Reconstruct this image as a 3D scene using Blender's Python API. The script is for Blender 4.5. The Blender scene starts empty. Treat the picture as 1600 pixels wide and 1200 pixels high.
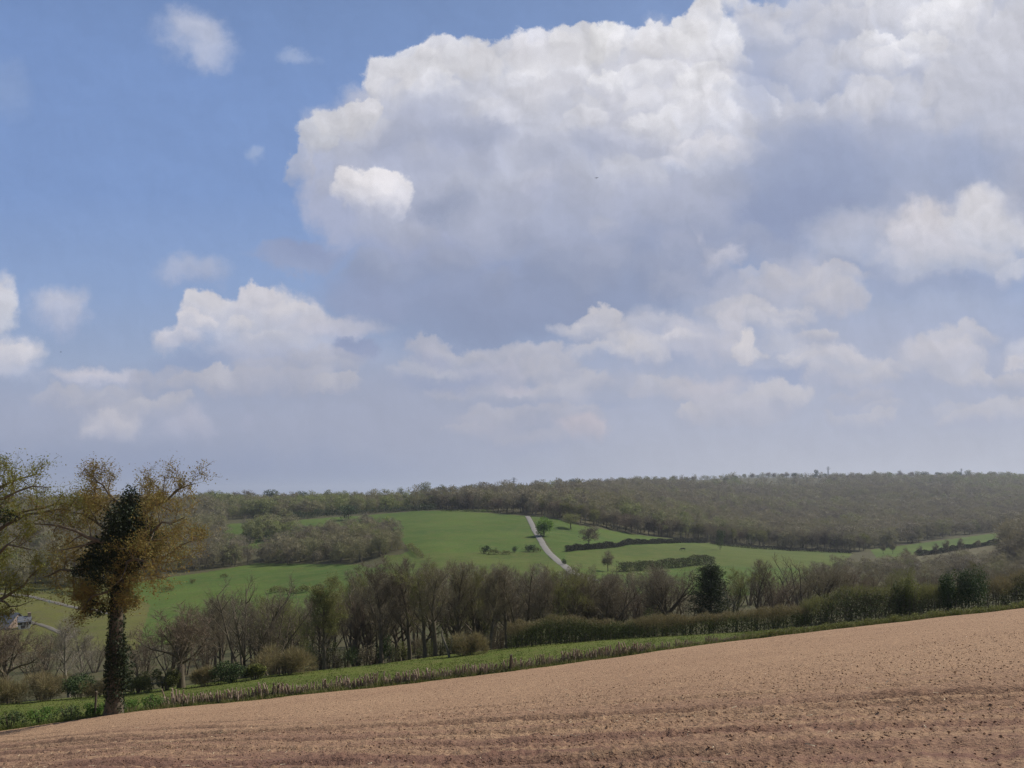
import bpy, bmesh, math, random
import numpy as np
from mathutils import Vector, Matrix

C = bpy.context.scene
COL = C.collection
RAD = math.radians
F = 1195.0          # focal length in units of the 1600-wide frame
HZ = 770.0          # row of the true horizon


def lin(r, g, b):
    def f(c):
        c /= 255.0
        return c / 12.92 if c <= 0.04045 else ((c + 0.055) / 1.055) ** 2.4
    return (f(r), f(g), f(b), 1.0)


SUN_EL, SUN_AZ = RAD(47), RAD(58)      # azimuth measured from +Y towards +X
SUN_DIR = Vector((math.sin(SUN_AZ) * math.cos(SUN_EL), math.cos(SUN_AZ) * math.cos(SUN_EL), math.sin(SUN_EL)))


# ------------------------------------------------------------------ node helper
class NT:
    def __init__(self, tree):
        self.t = tree

    def n(self, typ, **kw):
        nd = self.t.nodes.new(typ)
        for k, v in kw.items():
            setattr(nd, k, v)
        return nd

    def link(self, a, b):
        self.t.links.new(a, b)

    def _set(self, sock, v):
        if isinstance(v, bpy.types.NodeSocket):
            self.t.links.new(v, sock)
        elif v is not None:
            sock.default_value = v

    def math(self, op, a, b=None, c=None, clamp=False):
        nd = self.n('ShaderNodeMath', operation=op, use_clamp=clamp)
        for i, v in enumerate((a, b, c)):
            if v is not None:
                self._set(nd.inputs[i], v)
        return nd.outputs[0]

    def vmath(self, op, a, b=None, out=0, scale=None):
        nd = self.n('ShaderNodeVectorMath', operation=op)
        self._set(nd.inputs[0], a)
        if b is not None:
            self._set(nd.inputs[1], b)
        if scale is not None:
            self._set(nd.inputs['Scale'], scale)
        return nd.outputs[out]

    def maprange(self, v, a, b, c, d, kind='LINEAR'):
        nd = self.n('ShaderNodeMapRange', interpolation_type=kind, clamp=True)
        for i, x in enumerate((v, a, b, c, d)):
            self._set(nd.inputs[i], x)
        return nd.outputs[0]

    def mix(self, f, a, b, blend='MIX'):
        nd = self.n('ShaderNodeMix', data_type='RGBA', blend_type=blend)
        self._set(nd.inputs[0], f)
        self._set(nd.inputs[6], a)
        self._set(nd.inputs[7], b)
        return nd.outputs[2]

    def noise(self, vec, scale, detail=2.0, rough=0.5, dim='3D', color=False, dist=0.0):
        nd = self.n('ShaderNodeTexNoise', noise_dimensions=dim)
        if vec is not None:
            self._set(nd.inputs['Vector'], vec)
        nd.inputs['Scale'].default_value = scale
        nd.inputs['Detail'].default_value = detail
        nd.inputs['Roughness'].default_value = rough
        nd.inputs['Distortion'].default_value = dist
        return nd.outputs['Color' if color else 'Fac']

    def ramp(self, f, stops, interp='LINEAR'):
        nd = self.n('ShaderNodeValToRGB')
        nd.color_ramp.interpolation = interp
        el = nd.color_ramp.elements
        while len(el) < len(stops):
            el.new(0.5)
        for e, (p, c) in zip(el, stops):
            e.position = p
            e.color = c
        self._set(nd.inputs[0], f)
        return nd.outputs[0]

    def sep(self, v):
        nd = self.n('ShaderNodeSeparateXYZ')
        self._set(nd.inputs[0], v)
        return nd.outputs

    def comb(self, x, y, z=0.0):
        nd = self.n('ShaderNodeCombineXYZ')
        for i, v in enumerate((x, y, z)):
            self._set(nd.inputs[i], v)
        return nd.outputs[0]


# ------------------------------------------------------------------ camera and render settings
cam_d = bpy.data.cameras.new('camera')
cam = bpy.data.objects.new('camera', cam_d)
COL.objects.link(cam)
cam.rotation_euler = (RAD(90), 0, 0)
cam_d.sensor_fit = 'HORIZONTAL'
cam_d.sensor_width = 36.0
cam_d.lens = 36.0 * F / 1600.0
cam_d.shift_y = (HZ - 600.0) / 1600.0
cam_d.clip_start = 0.1
cam_d.clip_end = 40000
C.camera = cam
C.view_settings.view_transform = 'Standard'
C.view_settings.look = 'None'
C.view_settings.exposure = 0.0
C.view_settings.gamma = 1.0
C.cycles.use_denoising = True
C.cycles.denoiser = 'OPENIMAGEDENOISE'
C.cycles.denoising_input_passes = 'RGB_ALBEDO_NORMAL'
C.cycles.denoising_prefilter = 'NONE'
C.cycles.use_adaptive_sampling = True
C.cycles.adaptive_threshold = 0.006
C.cycles.max_bounces = 6
C.cycles.diffuse_bounces = 3
C.cycles.transparent_max_bounces = 8
C.cycles.volume_bounces = 0

sun_d = bpy.data.lights.new('sun', 'SUN')
sun_d.energy = 4.6
sun_d.angle = RAD(0.55)
sun_d.color = (1.0, 0.95, 0.87)
sun = bpy.data.objects.new('sun', sun_d)
COL.objects.link(sun)
sun.rotation_euler = (-SUN_DIR).to_track_quat('-Z', 'Y').to_euler()
sun.location = (60, 40, 80)
# ------------------------------------------------------------------ sky: Nishita blue with procedural cumulus, by direction
def puff_group():
    g = bpy.data.node_groups.new('puff', 'ShaderNodeTree')
    I, O = 'INPUT', 'OUTPUT'
    def s(name, typ, io):
        g.interface.new_socket(name=name, in_out=io, socket_type=typ)
    s('Prev', 'NodeSocketColor', I)
    s('P', 'NodeSocketVector', I); s('Billow', 'NodeSocketFloat', I)
    s('Center', 'NodeSocketVector', I); s('Inv', 'NodeSocketVector', I)
    s('Amp', 'NodeSocketFloat', I); s('Soft', 'NodeSocketFloat', I)
    s('F0', 'NodeSocketFloat', I); s('F1', 'NodeSocketFloat', I)
    s('Op', 'NodeSocketFloat', I); s('Front', 'NodeSocketFloat', I)
    s('Top', 'NodeSocketColor', I); s('Bot', 'NodeSocketColor', I)
    s('Col', 'NodeSocketColor', O)
    t = NT(g)
    gi = t.n('NodeGroupInput').outputs
    go = t.n('NodeGroupOutput').inputs
    # (the tiny term only makes the puffs evaluate one after another)
    pp = t.vmath('ADD', gi['P'], t.vmath('SCALE', gi['Prev'], scale=1e-7))
    loc = t.vmath('MULTIPLY', t.vmath('SUBTRACT', pp, gi['Center']), gi['Inv'])
    r = t.vmath('LENGTH', loc, out=1)
    r = t.math('MULTIPLY_ADD', gi['Billow'], gi['Amp'], r)
    a = t.maprange(r, 1.0, t.math('SUBTRACT', 1.0, gi['Soft']), 0.0, 1.0, 'SMOOTHSTEP')
    ly = t.vmath('DOT_PRODUCT', loc, (0, 1, 0), out=1)      # (a Separate node would keep its unused outputs on the stack)
    lyb = t.math('MULTIPLY_ADD', gi['Billow'], t.math('MULTIPLY', gi['Amp'], 1.3), ly)
    fd = t.maprange(lyb, gi['F0'], gi['F1'], 1.0, 0.0, 'SMOOTHSTEP')
    al = t.math('MULTIPLY', t.math('MULTIPLY', t.math('MULTIPLY', a, fd), gi['Op']), gi['Front'])
    col = t.mix(t.maprange(lyb, -0.9, 0.9, 0.0, 1.0, 'SMOOTHSTEP'), gi['Top'], gi['Bot'])
    t.link(t.mix(al, gi['Prev'], col), go['Col'])
    return g


W = bpy.data.worlds.new('World')
C.world = W
W.use_nodes = True
W.node_tree.nodes.clear()
w = NT(W.node_tree)
tc = w.n('ShaderNodeTexCoord').outputs['Generated']
D = w.vmath('NORMALIZE', tc)
dx, dy, dz = w.sep(D)
ay = w.math('MAXIMUM', w.math('ABSOLUTE', dy), 0.12)
U = w.math('MULTIPLY_ADD', w.math('DIVIDE', dx, ay), F / 100, 8.0)
V = w.math('MULTIPLY_ADD', w.math('DIVIDE', dz, ay), -F / 100, HZ / 100)
P0 = w.comb(U, V, 0.0)
# wispy warp
wn = w.vmath('SUBTRACT', w.noise(P0, 0.9, 6.0, 0.58, '2D', True), (0.5, 0.5, 0.5))
wn2 = w.vmath('SUBTRACT', w.noise(P0, 4.5, 4.0, 0.6, '2D', True), (0.5, 0.5, 0.5))
P1 = w.vmath('ADD', P0, w.vmath('SCALE', wn, scale=0.75))
P1 = w.vmath('ADD', P1, w.vmath('SCALE', wn2, scale=0.16))


def billow(vec):
    def vor(scale, detail):
        nd = w.n('ShaderNodeTexVoronoi', voronoi_dimensions='2D', feature='F1', normalize=True)
        w._set(nd.inputs['Vector'], vec)
        nd.inputs['Scale'].default_value = scale
        nd.inputs['Detail'].default_value = detail
        nd.inputs['Roughness'].default_value = 0.5
        nd.inputs['Lacunarity'].default_value = 2.1
        return nd.outputs['Distance']
    return w.math('SUBTRACT', w.math('MULTIPLY', vor(1.15, 4.0), 1.7), 0.66)


PB = w.vmath('ADD', P0, w.vmath('SCALE', wn, scale=0.5))
B = billow(PB)
B2 = billow(w.vmath('ADD', PB, (0.07, -0.09, 0.0)))

nish = w.n('ShaderNodeTexSky', sky_type='NISHITA')
nish.sun_disc = False
nish.sun_elevation = SUN_EL
nish.sun_rotation = SUN_AZ
nish.altitude = 200
nish.air_density = 1.0
nish.dust_density = 1.2
nish.ozone_density = 1.5
blue = w.mix(1.0, w.vmath('SCALE', nish.outputs[0], scale=0.1), (0.90, 0.86, 0.84, 1), 'MULTIPLY')
SKYCOL = dict(b0=lin(116, 144, 194), b1=lin(124, 151, 199), b2=lin(138, 161, 201), b3=lin(151, 167, 197), b4=lin(158, 166, 189), b5=lin(145, 155, 181))
vn = w.math('DIVIDE', V, 10.0)
gradL = w.ramp(vn, [(0.0, SKYCOL['b0']), (0.30, SKYCOL['b1']), (0.45, SKYCOL['b2']), (0.56, SKYCOL['b3']), (0.66, SKYCOL['b4']), (0.742, SKYCOL['b5'])])
gradR = w.ramp(vn, [(0.0, SKYCOL['b1']), (0.40, SKYCOL['b2']), (0.56, lin(163, 172, 197)), (0.66, lin(172, 177, 194)), (0.742, lin(178, 180, 191))])
air = w.mix(w.maprange(U, 3.0, 13.5, 0.0, 1.0, 'SMOOTHSTEP'), gradL, gradR)
# the air thickens towards the horizon; higher up the Nishita blue shows
base = w.mix(w.maprange(dz, 0.75, 0.45, 0.0, 1.0), blue, air)
front = w.maprange(dy, 0.05, 0.40, 0.0, 1.0, 'SMOOTHSTEP')
base = w.mix(front, w.mix(w.maprange(dz, 0.5, 0.0, 0.0, 0.7), blue, lin(150, 163, 192)), base)

PG = puff_group()
PUFFS = []


def puff(cx, cy, rx, ry, top, bot=None, op=1.0, soft=0.5, f0=0.6, f1=1.1, amp=16):
    PUFFS.append((cx, cy, rx, ry, top, bot or top, op, soft, f0, f1, amp))


def add_puff(q, gi, state, p):
    cx, cy, rx, ry, top, bot, op, soft, f0, f1, amp = p
    nd = q.n('ShaderNodeGroup', node_tree=PG)
    i = nd.inputs
    q.link(state, i['Prev'])
    q.link(gi['P'], i['P'])
    q.link(gi['Billow'], i['Billow'])
    i['Center'].default_value = (cx / 100, cy / 100, 0)
    i['Inv'].default_value = (100 / rx, 100 / ry, 0)
    i['Amp'].default_value = amp / (min(rx, ry) * 0.6 + 0.4 * max(rx, ry)) * 1.6
    i['Soft'].default_value = soft
    i['F0'].default_value = f0
    i['F1'].default_value = f1
    i['Op'].default_value = op
    q.link(gi['Front'], i['Front'])
    i['Top'].default_value = lin(*top)
    i['Bot'].default_value = lin(*bot)
    return nd.outputs['Col']


RELIEF = 0.42
WHT = (226, 225, 231)
LGT = (206, 207, 217)
WRM = (207, 203, 209)
MID = (178, 184, 205)
GRY = (163, 170, 195)
DRK = (146, 156, 184)
DKK = (131, 144, 174)
# thin veil low over the hills
puff(620, 640, 560, 130, (160, 166, 187), op=0.75, soft=0.9, amp=10)
puff(1300, 560, 520, 220, (170, 176, 196), op=0.7, soft=0.9, amp=10)
puff(120, 640, 330, 80, (161, 168, 190), op=0.6, soft=0.9, amp=10)
# small clouds in the blue
puff(300, 48, 72, 48, (196, 199, 214), (160, 175, 208), op=0.85, soft=0.9, amp=20)
puff(335, 72, 42, 40, (186, 192, 212), op=0.6, soft=0.95, amp=20)
puff(462, 92, 34, 14, (168, 182, 212), op=0.6, soft=1.0, amp=10)
puff(5, 140, 45, 60, (142, 163, 202), op=0.5, soft=1.0, amp=15)
puff(400, 246, 20, 18, (165, 180, 210), op=0.6, soft=1.0, amp=8)
puff(92, 482, 62, 46, (196, 198, 212), (160, 172, 202), op=0.9, soft=0.8, amp=16)
puff(0, 480, 34, 62, (208, 208, 216), (186, 191, 206), op=0.95, soft=0.6, amp=14)
puff(18, 560, 56, 40, (214, 211, 216), (170, 178, 201), op=0.95, soft=0.6, amp=14)
puff(150, 592, 118, 22, (206, 202, 210), (170, 177, 200), op=0.9, soft=0.8, f0=0.1, f1=1.0, amp=10)
puff(172, 660, 54, 38, (208, 204, 209), (168, 173, 194), op=0.95, soft=0.6, amp=12)
puff(292, 670, 56, 40, (186, 186, 201), (160, 167, 191), op=0.7, soft=0.9, amp=16)
puff(388, 660, 20, 18, (166, 171, 193), op=0.6, soft=1.0, amp=8)
puff(300, 422, 66, 34, (181, 187, 207), (152, 166, 199), op=0.8, soft=0.9, amp=14)
puff(470, 402, 70, 34, (142, 153, 185), (150, 161, 191), op=0.85, soft=0.5, amp=14)
puff(420, 395, 50, 18, (146, 159, 192), op=0.6, soft=0.8, amp=10)
# the cloud bank left of the big one
puff(440, 560, 190, 62, (178, 183, 203), (156, 165, 190), op=0.9, soft=0.8, amp=12)
puff(300, 572, 86, 24, (143, 158, 190), op=0.8, soft=0.9, amp=8)
puff(420, 508, 120, 56, (203, 203, 213), (180, 185, 203), op=0.95, soft=0.3, f0=0.0, f1=1.1, amp=18)
puff(400, 478, 46, 26, (208, 206, 214), (186, 189, 205), op=.9, soft=0.25, f0=0.0, f1=1.1, amp=10)
puff(455, 492, 50, 24, (208, 206, 213), (184, 187, 204), op=.9, soft=0.25, f0=0.0, f1=1.1, amp=10)
puff(376, 512, 34, 22, (208, 206, 212), (182, 186, 203), op=.85, soft=0.3, f0=0.0, f1=1.1, amp=10)
puff(430, 532, 60, 22, (200, 200, 210), (176, 181, 200), op=.8, soft=0.4, f0=0.0, f1=1.1, amp=10)
puff(335, 482, 44, 32, (210, 208, 214), (184, 188, 205), op=0.95, soft=0.28, f0=0.0, f1=1.1, amp=14)
puff(318, 508, 34, 24, (210, 207, 213), (182, 186, 203), op=0.9, soft=0.28, f0=0.0, f1=1.1, amp=12)
puff(285, 532, 52, 24, (205, 203, 212), (170, 177, 199), op=0.9, soft=0.6, amp=12)
puff(530, 512, 90, 28, (206, 203, 210), (178, 181, 200), op=0.9, soft=0.6, amp=10)
puff(430, 555, 130, 34, (186, 189, 205), (160, 168, 193), op=0.8, soft=0.9, amp=12)
puff(553, 548, 46, 26, (141, 152, 183), (150, 159, 187), op=0.9, soft=0.4, amp=8)
puff(525, 607, 26, 12, (180, 181, 198), op=0.7, soft=0.8, amp=6)
# upper right cloud
puff(1420, 170, 330, 260, (192, 196, 212), (166, 174, 198), op=1.0, soft=0.3, amp=14)
puff(1230, 110, 150, 130, (176, 183, 204), (163, 172, 198), op=0.95, soft=0.7, amp=20)
# the big cloud, body
puff(575, 270, 118, 150, (184, 189, 208), (162, 170, 197), op=0.97, soft=0.28, f0=0.5, f1=1.2, amp=20)
puff(700, 255, 180, 190, (196, 199, 213), (158, 166, 193), op=1.0, soft=0.25, amp=20)
puff(900, 250, 260, 205, (210, 211, 221), (160, 168, 193), op=1.0, soft=0.25, amp=20)
puff(1060, 230, 150, 215, (212, 212, 221), (164, 171, 195), op=1.0, soft=0.25, amp=20)
# dark base
puff(780, 470, 330, 120, (150, 159, 187), DKK, op=0.95, soft=0.75, f0=0.7, f1=1.1, amp=8)
puff(990, 420, 260, 130, (158, 166, 191), (133, 146, 176), op=0.85, soft=0.85, amp=10)
puff(680, 225, 170, 70, (163, 171, 198), op=0.65, soft=0.9, amp=14)
puff(620, 400, 150, 70, (157, 165, 193), (143, 154, 184), op=0.6, soft=0.9, amp=10)
puff(565, 460, 100, 60, (146, 156, 186), op=0.7, soft=0.8, amp=12)
puff(960, 270, 160, 70, (165, 172, 196), op=0.6, soft=1.0, amp=14)
puff(1200, 360, 150, 80, (143, 154, 185), (150, 160, 188), op=0.9, soft=0.8, amp=10)
puff(1060, 395, 130, 80, (152, 161, 188), (140, 152, 181), op=0.8, soft=0.9, amp=10)
# billows of the big clouds: lobes with a lit top and a shaded foot, laid from the back to the front
TONE = [(131, 143, 171), (163, 169, 191), (182, 186, 202), (207, 207, 215), (234, 233, 237)]
TX = [500, 600, 700, 800, 900, 1000, 1100, 1200, 1300, 1400, 1500, 1600]
TY = [60, 120, 180, 240, 300, 360, 420, 480]
TL = [[.70, .65, .55, .45, .40, .30, .20, .20], [.80, .88, .52, .30, .42, .33, .20, .10], [.92, .76, .40, .28, .34, .28, .15, .05],
      [.92, .80, .50, .32, .38, .28, .10, .00], [.96, .82, .56, .40, .36, .26, .10, .00], [.96, .86, .62, .45, .33, .22, .10, .05],
      [.95, .92, .80, .66, .45, .28, .28, .30], [.45, .48, .60, .30, .16, .08, .20, .40], [.52, .58, .50, .34, .14, .20, .30, .30],
      [.78, .72, .50, .35, .28, .55, .40, .28], [.82, .72, .55, .35, .32, .58, .48, .25], [.86, .76, .60, .40, .50, .78, .50, .30]]
OUTLINE = [(440, 290), (470, 232), (510, 182), (545, 158), (590, 128), (620, 98), (690, 66), (800, 58), (900, 58), (950, 42), (1010, 50), (1060, 42), (1100, 12), (1130, -60), (1700, -60)]


def interp(x, xs, ys):
    x = min(max(x, xs[0]), xs[-1])
    for i in range(len(xs) - 1):
        if x <= xs[i + 1]:
            f = (x - xs[i]) / (xs[i + 1] - xs[i])
            return ys[i] * (1 - f) + ys[i + 1] * f


def tone_at(x, y):
    return interp(x, TX, [interp(y, TY, col) for col in TL])


def tone_rgb(v):
    v = min(max(v, 0.0), 1.0)
    xs = [0, .3, .5, .75, 1.0]
    return tuple(interp(v, xs, [c[k] for c in TONE]) for k in range(3))


lr = random.Random(31)
lobes = []
for yy in range(20, 440, 46):
    for xx in range(470, 1620, 58):
        x, y = xx + lr.uniform(-26, 26), yy + lr.uniform(-20, 20)
        r = lr.uniform(30, 66)
        if x < 545 and y > 300:
            continue
        top = interp(x, [o[0] for o in OUTLINE], [o[1] for o in OUTLINE])
        if y - r * 0.62 > top + 4 and x - r * 0.7 > interp(y, [150, 200, 250, 300, 330], [560, 505, 470, 480, 535]):
            lobes.append((x, y, r))
lobes.sort(key=lambda q: q[1])
for x, y, r in lobes:
    v = tone_at(x, y) + lr.gauss(0, 0.05)
    lit = 0.16 if v > 0.45 else 0.08
    puff(x, y, r, r * 0.72, tone_rgb(v + lit), tone_rgb(v - 0.10), op=lr.uniform(0.5, 0.85), soft=0.26 if v > 0.45 else 0.6, f0=-0.35, f1=1.0, amp=13)
# sunlit rim
for (x, y, rx, ry, tp, o) in [
    (470, 262, 28, 34, (190, 194, 211), .8), (500, 216, 36, 30, (208, 210, 220), .95), (540, 182, 44, 30, (220, 220, 227), 1), (566, 168, 26, 20, (224, 223, 230), 1),
    (604, 124, 40, 40, (226, 225, 231), 1), (640, 100, 36, 30, (222, 222, 229), .95), (690, 88, 50, 36, (226, 225, 231), .95), (738, 84, 44, 32, (222, 222, 229), .95), (790, 82, 56, 34, (226, 225, 231), .95),
    (850, 80, 56, 32, (224, 223, 230), .95), (905, 72, 44, 28, (230, 229, 234), .95), (948, 62, 34, 30, (240, 239, 242), 1), (990, 68, 36, 28, (232, 231, 236), .95),
    (1030, 64, 40, 30, (230, 229, 234), .95), (1072, 48, 34, 32, (236, 235, 239), 1), (1100, 26, 36, 36, (234, 233, 238), 1), (1125, -4, 40, 34, (230, 229, 234), .9)]:
    tp = tuple(c * 0.975 for c in tp)
    puff(x, y, rx, ry, tp, tuple(c * 0.90 for c in tp), op=o * 0.93, soft=0.24, f0=-0.25, f1=1.1, amp=11)
puff(1120, 178, 70, 40, (226, 225, 231), (196, 199, 213), op=0.9, soft=0.25, f0=0.0, f1=1.1, amp=16)
puff(1192, 162, 32, 22, (226, 225, 231), (190, 194, 210), op=0.9, soft=0.3, f0=0.0, f1=1.1, amp=12)
puff(1140, 150, 26, 20, (228, 227, 232), (200, 203, 215), op=0.9, soft=0.3, f0=0.0, f1=1.1, amp=10)
puff(790, 178, 36, 24, (206, 207, 218), op=0.6, soft=0.8, amp=12)
puff(1110, 240, 76, 34, (212, 211, 219), (180, 186, 205), op=0.9, soft=0.4, f0=0.0, f1=1.1, amp=13)
puff(1060, 256, 44, 20, (206, 206, 216), (176, 183, 203), op=0.85, soft=0.4, f0=0.0, f1=1.1, amp=10)
puff(866, 222, 24, 16, (186, 190, 208), op=0.5, soft=1.0, amp=8)
puff(846, 284, 56, 38, (193, 195, 209), (166, 172, 196), op=0.8, soft=0.9, amp=16)
puff(582, 306, 56, 44, (224, 221, 225), (184, 188, 206), op=1.0, soft=0.22, f0=-0.1, f1=1.0, amp=12)
# details of the upper right cloud
puff(1190, 130, 50, 75, (164, 173, 199), op=0.7, soft=0.9, amp=14)
puff(1280, 110, 55, 50, (196, 199, 213), op=0.6, soft=0.9, amp=16)
puff(1285, 270, 190, 110, (156, 166, 194), (136, 148, 177), op=0.95, soft=0.75, amp=12)
puff(1500, 270, 170, 60, (158, 167, 191), (146, 157, 184), op=0.75, soft=0.9, amp=14)
puff(1240, 330, 130, 75, (143, 154, 185), (140, 152, 183), op=0.8, soft=0.8, amp=10)
puff(1520, 250, 190, 80, (165, 174, 199), (153, 164, 192), op=0.8, soft=0.9, amp=12)
# bank on the right
puff(1350, 372, 140, 62, (184, 187, 203), (168, 175, 196), op=0.9, soft=0.7, amp=14)
puff(1440, 362, 80, 60, (208, 205, 211), (188, 190, 204), op=0.95, soft=0.5, f0=0.3, f1=1.1, amp=18)
puff(1565, 350, 90, 66, (210, 208, 213), (186, 190, 205), op=0.95, soft=0.5, f0=0.2, f1=1.1, amp=18)
puff(1500, 402, 130, 34, (198, 198, 208), (172, 180, 200), op=0.8, soft=0.8, amp=14)
puff(1470, 470, 230, 44, (157, 170, 199), (166, 175, 198), op=0.8, soft=0.9, amp=8)
puff(1180, 470, 130, 48, (178, 182, 200), (168, 174, 195), op=0.8, soft=0.8, amp=12)
puff(1250, 452, 70, 46, (192, 192, 204), (176, 180, 197), op=0.85, soft=0.6, amp=12)
puff(1120, 402, 40, 22, (192, 192, 205), (165, 172, 195), op=0.8, soft=0.8, amp=10)
puff(1095, 372, 14, 22, (180, 183, 201), op=0.6, soft=0.9, amp=8)
# the same weather goes on beyond the frame
for (x_, y_, rx_, ry_, v_) in ((1700, 120, 260, 200, .6), (1950, 200, 260, 220, .5), (1760, 300, 220, 90, .3), (1720, 380, 150, 60, .7), (1900, 430, 220, 70, .6), (1700, 560, 160, 50, .5), (1950, 600, 240, 60, .45),
                             (-90, 500, 60, 70, .7), (-170, 560, 90, 50, .65), (-120, 620, 120, 30, .5), (-330, 520, 120, 70, .6), (-260, 380, 60, 30, .5)):
    puff(x_, y_, rx_, ry_, tone_rgb(v_ + .12), tone_rgb(v_ - .15), op=.95, soft=.35, f0=.1, f1=1.1, amp=18)
# blue-grey undersides
for (x_, y_, rx_, ry_) in ((1480, 448, 150, 26), (1330, 425, 90, 20), (1010, 562, 110, 18), (700, 540, 120, 20), (1240, 585, 120, 16), (880, 635, 120, 14)):
    puff(x_, y_, rx_, ry_, (148, 160, 190), (152, 163, 191), op=.7, soft=.8, amp=10)
# the hazier banks lower down
lr2 = random.Random(5)
for (x0, x1, y0, y1, v, dv, nn) in ((930, 1260, 490, 560, .52, .12, 16), (860, 1220, 585, 655, .42, .10, 14), (1260, 1600, 520, 600, .48, .10, 12), (640, 850, 545, 625, .34, .10, 12),
                                    (340, 560, 560, 640, .34, .08, 10), (60, 330, 600, 640, .40, .06, 8), (700, 960, 645, 700, .34, .06, 9), (1180, 1330, 430, 500, .46, .10, 7), (1300, 1600, 620, 680, .44, .05, 8)):
    for k_ in range(nn):
        x, y, r = lr2.uniform(x0, x1), lr2.uniform(y0, y1), lr2.uniform(26, 62)
        t_ = v + lr2.gauss(0, 0.03)
        tp, bt = tone_rgb(t_ + dv * 1.25), tone_rgb(t_ - 0.14)
        warm = (1.015, 0.995, 0.97)
        puff(x, y, r * 1.25, r * 0.55, tuple(a_ * b_ for a_, b_ in zip(tp, warm)), bt, op=lr2.uniform(.5, .9), soft=0.34, f0=-0.3, f1=1.0, amp=11)
# low clouds
puff(1030, 500, 70, 36, (184, 186, 200), (166, 172, 193), op=0.8, soft=0.8, amp=12)
puff(1100, 530, 80, 44, (190, 190, 202), (172, 176, 195), op=0.85, soft=0.6, amp=12)
puff(1070, 530, 42, 18, (204, 201, 207), (178, 181, 197), op=0.8, soft=0.6, amp=8)
puff(1166, 540, 26, 28, (212, 208, 211), (188, 188, 200), op=0.9, soft=0.4, amp=8)
puff(1150, 500, 30, 26, (196, 195, 205), op=0.8, soft=0.5, amp=8)
puff(1020, 600, 170, 26, (180, 182, 196), (166, 171, 190), op=0.7, soft=0.9, amp=10)
puff(1105, 606, 70, 32, (194, 191, 201), (178, 180, 194), op=0.8, soft=0.6, amp=10)
puff(1150, 650, 90, 34, (184, 184, 196), (170, 174, 191), op=0.75, soft=0.5, amp=12)
puff(1225, 530, 40, 20, (186, 188, 201), op=0.7, soft=0.7, amp=8)
puff(1316, 560, 54, 24, (199, 197, 205), (172, 178, 197), op=0.9, soft=0.6, f0=0.2, f1=1.0, amp=8)
puff(1465, 558, 86, 36, (195, 194, 204), (176, 180, 196), op=0.85, soft=0.6, amp=12)
puff(1592, 563, 26, 10, (200, 198, 206), op=0.8, soft=0.6, amp=5)
puff(676, 556, 36, 24, (180, 182, 198), (160, 166, 190), op=0.8, soft=0.7, amp=8)
puff(770, 584, 72, 34, (180, 181, 196), (163, 168, 189), op=0.85, soft=0.6, amp=10)
puff(800, 606, 48, 16, (186, 184, 197), op=0.7, soft=0.7, amp=8)
puff(690, 600, 100, 22, (148, 158, 186), op=0.7, soft=0.9, amp=8)
puff(740, 672, 80, 34, (170, 172, 188), op=0.6, soft=0.9, amp=12)
puff(915, 670, 54, 32, (190, 184, 193), (170, 171, 187), op=0.85, soft=0.6, amp=12)
puff(335, 745, 500, 60, (137, 149, 180), op=0.45, soft=1.0, amp=6)

# relief of the billows, lit from the upper right; strongest where the cloud is bright
rel = w.math('SUBTRACT', B2, B)
fine = w.math('SUBTRACT', w.noise(P1, 1.25, 6.0, 0.56, '2D'), 0.5)
kk = w.math('ADD', w.math('MULTIPLY', rel, RELIEF), w.math('MULTIPLY', fine, 0.50))
kk = w.math('MULTIPLY', kk, w.maprange(V, 3.5, 7.0, 1.0, 0.5))


def background(col):
    bg = w.n('ShaderNodeBackground')
    w.link(w.vmath('SCALE', col, scale=10.0), bg.inputs[0])
    bg.inputs[1].default_value = 0.1
    return bg.outputs[0]


TILE_NO = [0]


def tile(x0, x1, y0, y1):
    """one patch of sky as a node group of its own"""
    TILE_NO[0] += 1
    g = bpy.data.node_groups.new('sky_patch', 'ShaderNodeTree')
    for nm, ty in (('Base', 'NodeSocketColor'), ('P', 'NodeSocketVector'), ('Billow', 'NodeSocketFloat'), ('Front', 'NodeSocketFloat'), ('Relief', 'NodeSocketFloat')):
        g.interface.new_socket(name=nm, in_out='INPUT', socket_type=ty)
    g.interface.new_socket(name='Col', in_out='OUTPUT', socket_type='NodeSocketColor')
    q = NT(g)
    gi = q.n('NodeGroupInput').outputs
    c = q.vmath('ADD', gi['Base'], (2e-6 * TILE_NO[0],) * 3)      # keeps each patch's chain its own
    for p in PUFFS:
        m = 32 + p[10] * 0.7
        if p[0] + p[2] + m > x0 and p[0] - p[2] - m < x1 and p[1] + p[3] + m > y0 and p[1] - p[3] - m < y1:
            c = add_puff(q, gi, c, p)
    red = q.vmath('DOT_PRODUCT', c, (1, 0, 0), out=1)
    k = q.math('MULTIPLY', gi['Relief'], q.maprange(red, 0.26, 0.70, 0.22, 1.0))
    q.link(q.vmath('SCALE', c, scale=q.math('ADD', 1.0, k)), q.n('NodeGroupOutput').inputs[0])
    nd = w.n('ShaderNodeGroup', node_tree=g)
    for nm, src in (('Base', base), ('P', P1), ('Billow', B), ('Front', front), ('Relief', kk)):
        w.link(src, nd.inputs[nm])
    return background(nd.outputs[0])


def mixsh(f, a, b):
    nd = w.n('ShaderNodeMixShader')
    w.link(f, nd.inputs[0])
    w.link(a, nd.inputs[1])
    w.link(b, nd.inputs[2])
    return nd.outputs[0]


# the sky is worked out patch by patch: only the puffs near a direction are evaluated
XE = [-9999, 260, 520, 780, 1040, 1300, 99999]
YE = [-9999, 130, 270, 410, 550, 99999]


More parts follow.
